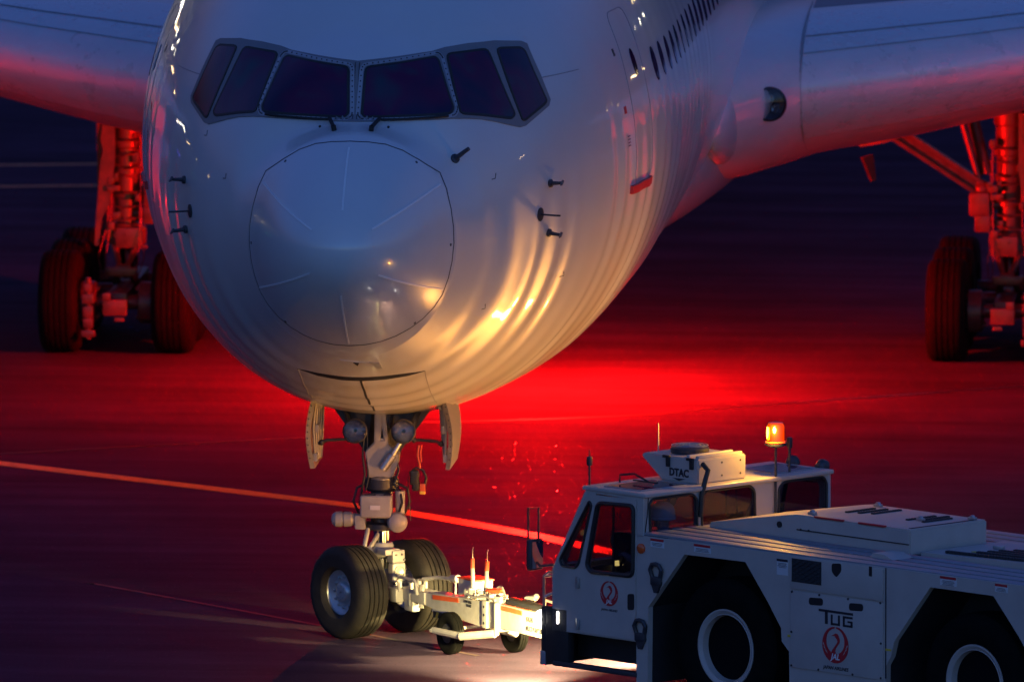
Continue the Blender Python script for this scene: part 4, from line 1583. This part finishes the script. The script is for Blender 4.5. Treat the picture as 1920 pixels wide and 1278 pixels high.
# decals and markings on the side
def decal(u0, u1, z0, z1, top):
    d = B().box(((u0 + u1) / 2, -.003, (z0 + z1) / 2), (u1 - u0, .006, z1 - z0)).build('warning_decal', 'paper', TR)
    g = B().box(((u0 + u1) / 2, -.007, z1 - .012), (u1 - u0, .003, .026))
    g.build('decal_heading', top, d)
    g = B()
    for k in range(4):
        z = z1 - .045 - .014 * k
        if z > z0 + .006:
            g.box(((u0 + u1) / 2, -.007, z), ((u1 - u0) * random.uniform(.6, .85), .002, .005))
    g.build('decal_text', 'print', d)
decal(-1.0, -.80, 1.77, 1.86, 'red')
decal(-.34, -.09, 1.78, 1.865, 'red')
decal(.91, 1.075, 1.66, 1.83, 'print')
decal(3.34, 3.58, 1.79, 1.885, 'red')
decal(4.15, 4.33, 1.80, 1.885, 'red')
for u in (1.11, 2.575):
    B().box((u, -.003, 1.02), (.08, .006, .022)).build('yellow_mark', 'yellow', TR)
B().lathe([(.055, 0), (.055, .02), (.04, .032), (.01, .036)], (-1.14, 0, 1.735), (0, -1, 0), 20).build('side_reflector', 'reflector', TR)
for u, z in ((-.9, 1.43), (-1.14, .80)):
    g = B()
    g.tube([(u - .06, -.02, z + .02), (u - .085, -.03, z + .10), (u - .05, -.035, z + .155), (u, -.035, z + .165), (u + .05, -.035, z + .155), (u + .085, -.03, z + .10), (u + .06, -.02, z + .02)], .024, 8)
    g.box((u, -.02, z - .02), (.16, .04, .10), bev=.02)
    g.prism([(u - .08, z - .03), (u + .08, z - .03), (u + .02, z - .15), (u - .03, z - .15)], (0, -.03, 0), EX, EZ, EY, .03)
    g.build('tie_down_shackle', 'gear_dark', TR)
# rear hitch and bumper
g = B()
g.box((5.80, TW / 2, .95), (.12, TW, .9), bev=.03)
g.build('rear_bumper', 'white_paint', TR)

# wheels
wh = empty('road_wheel', (0, .32, .76), 0, TR)
tyre((0, 0, 0), (0, 1, 0), .755, .44, 5, .54).build('tyre', 'tyre', wh)
g = B()
g.lathe([(.346, -.10), (.352, -.15), (.358, -.172), (.366, -.165), (.385, -.18), (.405, -.192), (.420, -.19), (.424, -.17), (.41, -.15), (.40, .0)], (0, 0, 0), (0, 1, 0), 48, cap=False)
g.build('rim_ring', 'white_paint', wh)
g = B()
g.lathe([(.352, -.10), (.335, .08), (.20, .10), (.17, -.03), (.12, -.06), (.01, -.06)], (0, 0, 0), (0, 1, 0), 36)
for k in range(10):
    a = 2 * PI * k / 10
    g.cyl((.24 * math.cos(a), .11, .24 * math.sin(a)), (.24 * math.cos(a), .06, .24 * math.sin(a)), .018, n=8)
g.build('hub', 'hub_black', wh)
for u, v, rz in ((3.72, .32, 0), (0, TW - .32, PI), (3.72, TW - .32, PI)):
    c = copy_tree(wh, TR)
    c.location = (u, v, .76)
    c.rotation_euler = (0, 0, rz)

# ---- cab
cabf = [(-2.51, .715), (-2.51, 1.38), (-2.0, 2.285), (-1.84, 2.285), (-1.845, 2.23), (-2.105, 1.36), (-2.105, .72)]
QW = rp([(-1.935, 2.17), (-2.39, 1.49), (-2.36, 1.43), (-2.15, 1.425), (-2.10, 1.48), (-1.905, 2.13)], .045, 4)
DOOR = [(-2.098, .735), (-2.098, 1.36), (-1.838, 2.245), (-1.215, 2.255), (-1.232, .735)]
DW = rp([(-1.80, 2.165), (-1.25, 2.185), (-1.262, 1.425), (-1.90, 1.41), (-1.965, 1.47)], .075, 5)
def pane(poly, y, name='window_pane', par=None):
    return B().prism(poly, (0, y, 0), EX, EZ, EY, .006).build(name, 'tglass', par)
def gasket(poly3, r, par):
    g = B()
    g.tube(list(poly3) + [poly3[0], poly3[1]], r, 6)
    return g.build('window_gasket', 'rubber_seal', par)
cab = empty('cab', (0, 0, 0), 0, TR)
for y, o in ((0.0, 1), (TW - .05, -1)):
    q = side_plate('quarter_panel', cabf, y, .05, 'white_paint', cab, holes=[QW])
    pane(QW, y + .022, 'quarter_window', cab)
    yo = -.004 if o > 0 else TW + .004
    gasket([(p, yo, z) for p, z in QW], .016, cab)
    d = side_plate('cab_door', DOOR, y - .008 * o, .05, 'white_paint', cab, holes=[DW])
    pane(DW, y + .02, 'door_window', cab)
    yo2 = -.012 if o > 0 else TW + .012
    gasket([(p, yo2, z) for p, z in DW], .026, cab)
    side_plate('rear_pillar', [(-1.21, 1.86), (-1.208, 2.25), (-1.84, 2.262), (-1.84, 2.305), (-1.12, 2.305), (-1.12, 1.86)], y, .05, 'white_paint', cab)
    side_plate('door_backing', [(-2.12, .715), (-2.12, .80), (-1.2, .80), (-1.2, .715)], y + .012, .03, 'white_paint', cab)
g = B()
g.box((-1.60, .03, 1.8), (.018, .02, .76))
g.build('window_divider', 'rubber_seal', cab)
for z in (1.27, .82):
    g = B()
    g.box((-2.10, -.016, z), (.05, .03, .11), bev=.008)
    g.cyl((-2.10, -.028, z - .06), (-2.10, -.028, z + .06), .011, n=8)
    g.build('door_hinge', 'steel', cab)
side_plate('door_handle', rp([(-1.345, 1.05), (-1.245, 1.06), (-1.245, 1.235), (-1.345, 1.225)], .03), -.013, .01, 'rubber_seal', cab)
emblem(cab, -1.625, 1.20, .135, -.0105)
text_mesh('JAPAN AIRLINES', .034, 'airline_lettering', 'print', side_f(-1.625, 1.02, -.0095), cab, bold=.0006, shear=.2, depth=.001)
# cab rear wall with three windows
RW = [rp([(.11, 1.86), (.095, 2.21), (.14, 2.255), (.74, 2.255), (.81, 2.20), (.82, 1.86)], .05), rp([(.89, 1.86), (.885, 2.21), (.95, 2.265), (1.62, 2.265), (1.69, 2.20), (1.70, 1.86)], .05), rp([(2.05, 1.86), (2.06, 2.20), (2.14, 2.255), (2.74, 2.255), (2.79, 2.19), (2.79, 1.86)], .05)]
g = B().prism([(.052, .6), (TW - .052, .6), (TW - .052, 2.30), (.052, 2.30)], (-1.17, 0, 0), EY, EZ, EX, .045, RW)
g.build('rear_wall', 'white_paint', cab)
for q in RW:
    B().prism(q, (-1.150, 0, 0), EY, EZ, EX, .006).build('rear_window', 'tglass', cab)
    gasket([(-1.122, p, z) for p, z in q], .016, cab)
# windshield wall (leaning) and lower front
e_up = Vector((.51, 0, .905)).normalized()
n_fr = Vector((-e_up.z, 0, e_up.x))
Lw = math.hypot(.51, .905)
FW = [rp([(.12, .07), (.12, Lw - .10), (1.37, Lw - .10), (1.37, .07)], .07), rp([(1.47, .07), (1.47, Lw - .10), (TW - .12, Lw - .10), (TW - .12, .07)], .07)]
g = B().prism([(.052, 0), (TW - .052, 0), (TW - .052, Lw - .01), (.052, Lw - .01)], Vector((-2.508, 0, 1.38)) - n_fr * .045, EY, e_up, n_fr, .045, FW)
g.build('windshield_frame', 'white_paint', cab)
for q in FW:
    B().prism(q, Vector((-2.508, 0, 1.38)) - n_fr * .022, EY, e_up, n_fr, .006).build('windshield', 'tglass', cab)
g = B()
g.box((-2.485, TW / 2, 1.05), (.05, TW - .104, .66))
g.build('front_wall', 'white_paint', cab)
g = B()
g.box((-1.85, TW / 2, .76), (1.25, TW - .12, .06))
g.build('cab_floor', 'cabin_dark', cab)
g = B()
g.box((-1.56, TW / 2, 2.305), (.97, TW + .03, .05), bev=.022, seg=3)
roof = g.build('cab_roof', 'white_paint', cab)
for v0, v1 in ((.08, .80), (2.10, 2.72)):
    fr = B().box((-1.52, (v0 + v1) / 2, 2.334), (.56, v1 - v0, .016), bev=.005).build('roof_window_frame', 'deck_grey', roof)
    B().box((-1.52, (v0 + v1) / 2, 2.341), (.50, v1 - v0 - .06, .008)).build('roof_window', 'cockpit', roof)
g = B()
g.tube([(-1.78, .30, 2.36), (-1.78, .30, 2.44), (-1.68, .42, 2.45), (-1.5, .46, 2.375)], .011, 6)
g.box((-1.55, .46, 2.375), (.36, .03, .012))
g.build('roof_wiper', 'rubber_seal', roof)

# cab interior
g = B()
g.prism([(-2.44, .80), (-2.44, 1.36), (-2.2, 1.40), (-2.05, 1.22), (-2.08, .80)], (0, .12, 0), EX, EZ, EY, TW - .24)
g.build('dashboard', 'cabin_dark', cab)
g = B()
g.box((-2.13, .62, 1.42), (.05, .10, .05))
g.build('dash_gauge', 'winlit', cab)
sw = B()
cst, axs = Vector((-1.98, .64, 1.62)), Vector((.55, 0, .83)).normalized()
x, y, d = basis(axs)
sw.tube([cst + (x * math.cos(t) + y * math.sin(t)) * .21 for t in [2 * PI * k / 24 for k in range(26)]], .017, 8)
for t in (.5, 2.6, 4.7):
    sw.tube([cst - axs * .03, cst + (x * math.cos(t) + y * math.sin(t)) * .2], .012, 6)
sw.cyl(cst - axs * .04, cst - axs * .45, .03, n=10)
sw.build('steering_wheel', 'rubber_seal', cab)
for v in (.64, 2.2):
    g = B()
    g.box((-1.50, v, 1.16), (.46, .48, .14), bev=.04)
    g.box((-1.26, v, 1.45), (.10, .44, .46), bev=.04)
    g.build('seat', 'cabin_dark', cab)
g = B()
g.box((-1.55, 1.45, 1.05), (.6, .5, .5), bev=.04)
g.build('console', 'cabin_dark', cab)

# front bumper, headlights, step
g = B()
g.box((-2.64, TW / 2, .645), (.10, TW, .63), bev=.025)
g.box((-2.45, .05, .66), (.36, .10, .62), bev=.02)
g.box((-2.45, TW - .05, .66), (.36, .10, .62), bev=.02)
bmp = g.build('front_bumper', 'chassis', TR)
g = B()
g.box((-2.655, TW / 2, .40), (.09, TW + .01, .16), bev=.02)
g.build('bumper_edge', 'deck_grey', bmp)
g = B()
g.box((-1.85, .03, .36), (1.28, .10, .05), bev=.01)
g.build('side_step', 'gear_dark', TR)
g = B()
g.box((-1.85, .35, .56), (1.2, .04, .30))
g.build('step_backing', 'chassis', TR)
for v in (.16, TW - .16):
    c = Vector((-2.70, .07 if v < 1 else TW - .07, .81))
    h = B().lathe([(.05, -.10), (.07, -.05), (.075, -.02)], c, (-1, 0, 0), 24).build('headlight', 'gear_dark', TR)
    B().lathe([(.07, -.025), (.095, .0), (.10, .03), (.09, .075), (.055, .105), (.01, .12)], c, (-1, 0, 0), 24).build('headlight_lens', 'head_lens', h)
    sp = bpy.data.lights.new('headlight_beam', 'SPOT')
    sp.energy = HEAD_W[0] if v < 1 else HEAD_W[1]
    sp.color = (1.0, .40, .065)
    sp.spot_size = R(165)
    sp.spot_blend = .9
    sp.shadow_soft_size = .07
    so = bpy.data.objects.new('headlight_beam', sp)
    link(so, h)
    so.location = c + Vector((-.19, 0, 0))
    so.rotation_euler = (R(90 - 6), 0, R(90))
    lb = bpy.data.lights.new('headlight_low_beam', 'SPOT')
    lb.energy = LOW_W[0] if v < 1 else LOW_W[1]
    lb.color = (1.0, .82, .32)
    lb.spot_size = R(72)
    lb.spot_blend = .8
    lb.shadow_soft_size = .07
    lbo = bpy.data.objects.new('headlight_low_beam', lb)
    link(lbo, h)
    lbo.location = c + Vector((-.20, 0, 0))
    lbo.rotation_euler = (R(90 - 28), 0, R(90 + (-36 if v < 1 else 24)))
g = B()
g.box((-2.42, -.006, .86), (.022, .016, .13), bev=.006)
g.build('corner_lamp', 'head_lens', TR)
# mirrors, rails
for s, v in ((1, .02), (-1, TW - .02)):
    g = B()
    g.tube([(-2.50, v, 1.42), (-2.66, v - s * .10, 1.40)], .014, 8)
    g.tube([(-2.80, v - s * .10, 1.66), (-2.80, v - s * .10, 2.02), (-2.64, v - s * .10, 2.04), (-2.64, v - s * .10, 1.66)], .012, 8)
    g.tube([(-2.80, v - s * .10, 1.68), (-2.68, v - s * .10, 1.60)], .014, 8)
    mr = g.build('mirror_bracket', 'gear_dark', TR)
    g = B()
    g.box((-2.68, v - s * .12, 1.53), (.08, .20, .34), bev=.03, seg=3)
    g.build('mirror_housing', 'gear_dark', mr)
    B().box((-2.636, v - s * .12, 1.53), (.008, .16, .29)).build('mirror_glass', 'mirror', mr)
g = B()
for v in (.06, .30):
    g.tube([(-2.70, v, .94), (-2.70, v, 1.28), (-2.62, v, 1.33), (-2.54, v, 1.33)], .016, 8)
g.tube([(-2.70, .06, 1.27), (-2.70, .30, 1.27)], .014, 8)
g.tube([(-2.70, .06, 1.05), (-2.60, .2, 1.12), (-2.55, .3, 1.14)], .018, 8)
g.build('front_grab_rail', 'steel', TR)

# unseen lamps added on far roof edge; the lit apron reflects in the nose
for u, dx, dy in ((-1.30, .0, 1.0), (-1.75, -.62, .78)):
    c = Vector((u, TW + .05, 2.34))
    ax = Vector((dx, dy, -.46)).normalized()
    h = B().lathe([(.03, -.07), (.07, -.04), (.08, .0), (.08, .03), (.07, .035)], c, ax, 18).build('added_lamp', 'gear_dark', TR)
    B().lathe([(.068, .028), (.05, .042), (.01, .05)], c, ax, 18).build('added_lamp_lens', 'head_lens', h)
    sp = bpy.data.lights.new('added_lamp_beam', 'SPOT')
    sp.energy = ADDED_LAMP_W
    sp.color = (1.0, .50, .12)
    sp.spot_size = R(40)
    sp.spot_blend = .5
    sp.shadow_soft_size = .05
    so = bpy.data.objects.new('added_lamp_beam', sp)
    link(so, h)
    so.location = c + ax * .07
    so.rotation_mode = 'QUATERNION'
    so.rotation_quaternion = ax.to_track_quat('-Z', 'Y')
# roof equipment: air conditioner, beacon, aerials
g = B()
g.prism([(-2.08, 2.56), (-2.06, 2.60), (-1.21, 2.60), (-1.21, 2.33), (-1.77, 2.33)], (0, .92, 0), EX, EZ, EY, .73)
bmesh.ops.bevel(g.bm, geom=[e for e in g.bm.edges if e.is_manifold and e.calc_face_angle(0) > .4], offset=.015, segments=2, affect='EDGES')
ac = g.build('air_conditioner', 'white_paint', TR)
text_mesh('DTAC', .115, 'unit_lettering', 'print', frame((-1.50, .916, 2.43), EX, EZ, (0, -1, 0)), ac, bold=.004, sx=.95)
B().prism([(-1.60, 2.372), (-1.40, 2.372), (-1.50, 2.345)], (0, .914, 0), EX, EZ, EY, .004).build('unit_mark', 'print', ac)
for u in (-1.66, -1.30):
    g = B()
    g.box((u, .91, 2.545), (.05, .03, .12), bev=.006)
    g.box((u - .02, .905, 2.595), (.10, .03, .03), bev=.006)
    g.build('unit_latch', 'rubber_seal', ac)
g = B()
g.lathe([(.20, 0), (.21, .02), (.21, .06), (.19, .07)], (-1.68, 1.26, 2.60), (0, 0, 1), 28)
fan = g.build('fan_shroud', 'gear_dark', ac)
g = B()
for k in range(5):
    r = .04 + .04 * k
    g.tube([(-1.68 + r * math.cos(t), 1.26 + r * math.sin(t), 2.685) for t in [2 * PI * j / 20 for j in range(21)]], .004, 4)
for k in range(4):
    t = PI * k / 4
    g.tube([(-1.68 - .2 * math.cos(t), 1.26 - .2 * math.sin(t), 2.685), (-1.68 + .2 * math.cos(t), 1.26 + .2 * math.sin(t), 2.685)], .004, 4)
g.build('fan_guard', 'steel', fan)
for u in (-1.40, -1.26):
    B().box((u, 1.285, 2.612), (.05, .66, .035), bev=.01).build('unit_rib', 'white_paint', ac)
g = B()
for v, z in ((1.02, 2.52), (1.28, 2.40), (1.56, 2.40), (1.56, 2.54), (1.28, 2.54)):
    g.cyl((-1.222, v, z), (-1.208, v, z), .012, n=8)
g.build('unit_bolts', 'gear_dark', ac)
B().tube([(-1.20, .98, 2.55), (-1.10, .96, 2.49), (-1.08, .90, 2.40), (-1.09, .86, 2.25), (-1.10, .85, 2.0)], .028, 10).build('drain_hose', 'hose', ac)
g = B()
g.cyl((-1.10, 1.99, 1.9), (-1.10, 1.99, 2.66), .014, n=8)
g.box((-1.105, 1.99, 2.30), (.04, .06, .05), bev=.008)
g.lathe([(.06, 0), (.12, .02), (.12, .04), (.10, .05)], (-1.10, 1.99, 2.65), (0, 0, 1), 24)
bp = g.build('beacon_post', 'gear_dark', TR)
g = B().lathe([(.105, .0), (.11, .01), (.10, .06), (.095, .19), (.085, .215), (.04, .225), (.005, .227)], (-1.10, 1.99, 2.70), (0, 0, 1), 28)
g.build('beacon_dome', 'amber_glass', bp)
g = B()
g.lathe([(.02, 0), (.042, .02), (.046, .09), (.04, .15), (.01, .165)], (-1.125, 1.935, 2.72), (0, 0, 1), 14)
g.build('beacon_lamp', 'amber_lens', bp)
B().lathe([(.092, .004), (.092, .18), (.075, .205), (.01, .21)], (-1.10, 1.99, 2.70), (0, 0, 1), 24).build('beacon_drum', 'amber_fill', bp)
g = B()
g.lathe([(.115, 0), (.12, .01), (.115, .022)], (-1.10, 1.99, 2.695), (0, 0, 1), 28)
g.build('beacon_rim', 'reflector', bp)
al = bpy.data.lights.new('amber_beacon_light', 'POINT')
al.energy = AMBER_W
al.color = (1.0, .50, .06)
al.shadow_soft_size = .05
ao = bpy.data.objects.new('amber_beacon_light', al)
link(ao, bp)
ao.location = (-1.02, 1.86, 2.86)
g = B()
g.cyl((-1.96, .02, 2.34), (-1.96, .02, 2.56), .012, n=8)
g.box((-1.96, .02, 2.60), (.05, .05, .10), bev=.012)
g.cyl((-1.96, .02, 2.65), (-1.96, .02, 2.72), .006, n=6)
g.build('corner_marker', 'gear_dark', TR)
g = B()
g.cyl((-1.2, 2.30, 2.34), (-1.2, 2.30, 2.60), .014, n=8)
g.box((-1.2, 2.30, 2.66), (.05, .05, .12), bev=.012)
g.build('corner_marker', 'gear_dark', TR)
B().tube([(-2.0, 1.10, 2.58), (-2.0, 1.10, 2.91)], [.010, .005], 6).build('whip_aerial', 'steel', TR)
B().tube([(-1.12, .03, 1.90), (-1.09, .035, 2.1), (-1.09, .05, 2.29)], .006, 6).build('aerial_cable', 'hose', TR)

# ------------------------------------------------------------------ driver
def driver():
    root = empty('person', TR.matrix_basis @ Vector((-1.47, .64, 1.22)), -R(41))
    tag(root, 'driver in a pale blue helmet sitting in the tractor cab', 'person')
    me = bpy.data.meshes.new('person_body')
    # local x to the rear of the tractor; the driver looks towards -x
    J = {'pelvis': (0.02, 0, .10, .15), 'waist': (.03, 0, .26, .14), 'chest': (.03, 0, .44, .165), 'neckb': (.02, 0, .585, .085), 'neck': (0.0, 0, .645, .058), 'head': (-.015, 0, .71, .09), 'crown': (-.01, 0, .80, .085),
         'chin': (-.065, 0, .665, .045)}
    names = list(J)
    V = [J[k][:3] for k in names]
    Rr = [J[k][3] for k in names]
    E_ = [(0, 1), (1, 2), (2, 3), (3, 4), (4, 5), (5, 6), (5, 7)]
    for s in (-1, 1):
        b = len(V)
        V += [(.03, s * .19, .52), (-.05, s * .27, .28), (-.30, s * .19, .30), (-.40, s * .17, .33), (-.02, s * .11, .08), (-.42, s * .13, .10), (-.48, s * .13, -.28), (-.56, s * .13, -.36)]
        Rr += [.075, .052, .042, .036, .095, .070, .050, .042]
        E_ += [(2, b), (b, b + 1), (b + 1, b + 2), (b + 2, b + 3), (0, b + 4), (b + 4, b + 5), (b + 5, b + 6), (b + 6, b + 7)]
        for k in range(5):                       # fingers and thumb round the wheel rim
            c = len(V)
            dy = (-.028 + .014 * k) if k < 4 else -s * .035
            V += [(-.43, s * .17 + dy, .345), (-.46, s * .17 + dy, .335), (-.465, s * .17 + dy, .312)]
            Rr += [.010, .009, .008]
            E_ += [(b + 3, c), (c, c + 1), (c + 1, c + 2)]
    me.from_pydata([Vector(v) for v in V], E_, [])
    o = link(bpy.data.objects.new('body', me), root)
    sk = o.modifiers.new('skin', 'SKIN')
    for i, v in enumerate(me.skin_vertices[0].data if me.skin_vertices else []):
        v.radius = (Rr[i], Rr[i])
    if not me.skin_vertices:
        bm = bmesh.new(); bm.from_mesh(me)
        ly = bm.verts.layers.skin.verify()
        bm.verts.ensure_lookup_table()
        for i, v in enumerate(bm.verts):
            v[ly].radius = (Rr[i], Rr[i])
            v[ly].use_root = (i == 0)
        bm.to_mesh(me); bm.free()
    sb = o.modifiers.new('sub', 'SUBSURF')
    sb.levels = sb.render_levels = 2
    me.materials.append(M['jacket'])
    for p in me.polygons: p.use_smooth = True
    g = B()
    g.sphere((-.02, 0, .745), .088, 18, (1.0, .84, 1.15))
    g.sphere((-.105, 0, .735), .016, 8, (1.1, .8, 1.3))
    for s in (-1, 1):
        g.sphere((-.0, s * .076, .735), .022, 8, (.8, .5, 1.3))
    g.build('face', 'skin_tone', root)
    g = B()
    g.lathe([(.135, -.045), (.14, -.03), (.142, .01), (.135, .06), (.115, .10), (.08, .128), (.03, .142), (.004, .144)], (-.005, 0, .79), (0, 0, 1), 28)
    g.prism([(-.20, -.07), (-.12, -.12), (-.05, -.14), (-.05, .14), (-.12, .12), (-.20, .07)], (0, 0, .748), (1, 0, 0), (0, 1, 0), (0, 0, 1), .012)
    h = g.build('helmet', 'helmet', root)
    g = B()
    g.lathe([(.143, -.052), (.148, -.045), (.148, -.028), (.143, -.022)], (-.005, 0, .79), (0, 0, 1), 28, cap=False)
    g.build('helmet_rim', 'helmet', h)
    g = B()
    g.tube([(-.02, -.095, .75), (-.05, -.07, .67), (-.06, 0, .65), (-.05, .07, .67), (-.02, .095, .75)], .008, 6)
    g.build('chin_strap', 'hose', h)
driver()

# ------------------------------------------------------------------ unseen lamp cart added behind the tractor: its lamps gild the nose
LC = empty('added_lamp_cart', (5.35, 3.1, 0), R(50))
tag(LC, 'low wheeled lamp cart added out of sight behind the tractor to light the nose', 'lamp cart')
g = B()
g.box((0, 0, .28), (1.6, .60, .18), bev=.03)
g.box((0, 0, .38), (.7, .50, .05), bev=.01)
g.build('cart_body', 'yellow', LC)
for x in (-.6, .6):
    for y in (-.33, .33):
        tyre((x, y, .17), (0, 1, 0), .168, .10, 2, .5).build('cart_wheel', 'tyre', LC)
g = B()
g.tube([(.78, 0, .28), (1.1, 0, .24), (1.2, 0, .42)], .018, 8)
g.build('draw_bar', 'steel', LC)
for lx, tgt in ((-.55, (1.5, -1.6, 4.2)), (.55, (2.0, -.8, 4.4))):
    lc = Vector((lx, 0, .50))
    wp = Matrix.Rotation(R(50), 3, 'Z') @ lc + Vector((5.35, 3.1, 0))
    lax = (Matrix.Rotation(-R(50), 3, 'Z') @ (Vector(tgt) - wp)).normalized()
    B().cyl((lx, 0, .35), (lx, 0, .47), .025, n=10).build('lamp_post', 'steel', LC)
    h = B().lathe([(.05, -.10), (.10, -.05), (.12, .0), (.12, .025), (.105, .03)], lc, lax, 22).build('cart_lamp', 'gear_dark', LC)
    B().lathe([(.102, .026), (.08, .04), (.01, .05)], lc, lax, 22).build('cart_lamp_lens', 'head_lens', h)
    sp = bpy.data.lights.new('nose_glow_beam', 'SPOT')
    sp.energy = CART_W
    sp.color = (1.0, .41, .07)
    sp.spot_size = R(92)
    sp.spot_blend = .8
    sp.shadow_soft_size = .25
    so = bpy.data.objects.new('nose_glow_beam', sp)
    link(so, h)
    so.location = lc + lax * .08
    so.rotation_mode = 'QUATERNION'
    so.rotation_quaternion = lax.to_track_quat('-Z', 'Y')

def mast(x, y, h, m, label, n=4, size=1.5):
    t = empty('light_mast', (x, y, 0), math.atan2(-x, y + 5))
    B().tube([(0, 0, 0), (0, 0, h)], [.35, .18], 10).build('mast_pole', 'steel', t)
    for k in range(n):
        xx = (k - (n - 1) / 2) * size * 1.5
        hd = B().box((xx, 0, h + .3), (size, .5, size * .8), bev=.06).build('lamp_head', 'gear_dark', t)
        B().box((xx, -.27, h + .3), (size * .86, .04, size * .62)).build('lamp_face', m, hd)
    tag(t, label, 'light mast', 'floodlight masts along the far edge of the airfield')
    return t
MASTS = [(-38, 166, 2, 'white_lamp', 6, 1.2), (-55, 192, 3, 'white_lamp', 6, 1.5), (-71, 219, 5, 'gold_lamp', 5, 1.5), (-103, 282, 8, 'white_lamp', 6, 1.6), (-112, 278, 7, 'white_lamp', 4, 1.6), (-139, 299, 7, 'gold_lamp', 5, 1.6), (-165, 286, 9, 'gold_lamp', 3, 1.6), (-180, 277, 8, 'gold_lamp', 3, 1.6), (-194, 267, 7, 'white_lamp', 3, 1.6), (-212, 253, 7, 'gold_lamp', 3, 1.6), (-233, 233, 9, 'gold_lamp', 2, 1.6), (-260, 203, 12, 'gold_lamp', 3, 1.6), (-286, 165, 12, 'white_lamp', 2, 1.6), (-319, 85, 14, 'gold_lamp', 2, 1.6), (58, 253, 20, 'gold_lamp', 4, 1.8), (72, 250, 18, 'white_lamp', 4, 1.8), (112, 278, 9, 'gold_lamp', 3, 1.6), (160, 277, 9, 'gold_lamp', 3, 1.6), (260, 150, 45, 'gold_lamp', 3, 1.8), (290, 78, 45, 'white_lamp', 3, 1.8), (300, -16, 45, 'white_lamp', 2, 1.8), (288, -140, 45, 'gold_lamp', 2, 2), (165, -286, 40, 'white_lamp', 2, 2), (46, -327, 40, 'white_lamp', 2, 2)]
for i, (x, y, h, m, n, sz) in enumerate(MASTS):
    mast(x, y, h, m, 'floodlight mast standing on the far edge of the airfield', n, sz * .55)
def taxi_lamp(x, y, m, colour):
    t = empty('taxiway_light', (x, y, 0))
    B().cyl((0, 0, 0), (0, 0, .22), .05, n=10).build('stem', 'yellow', t)
    B().lathe([(.10, .22), (.11, .26), (.10, .36), (.06, .42), (.01, .43)], (0, 0, 0), (0, 0, 1), 14).build('lens', m, t)
    tag(t, 'small %s taxiway light on the asphalt beyond the airliner' % colour, 'taxiway light', colour + ' taxiway edge lights')
for x, y in ((-9, 59), (-40, 101), (-42, 105), (-45, 112), (-52, 108), (-59, 114), (-63, 110), (-66, 121), (-77, 119), (-55, 81), (-58, 84), (-52, 78), (24, 70), (60, 140), (63, 146)):
    taxi_lamp(x, y, 'blue_lamp', 'blue')
for x, y in ((-160, 122), (-178, 129), (-87, 96), (-92, 92)):
    taxi_lamp(x, y, 'green_lamp', 'green')
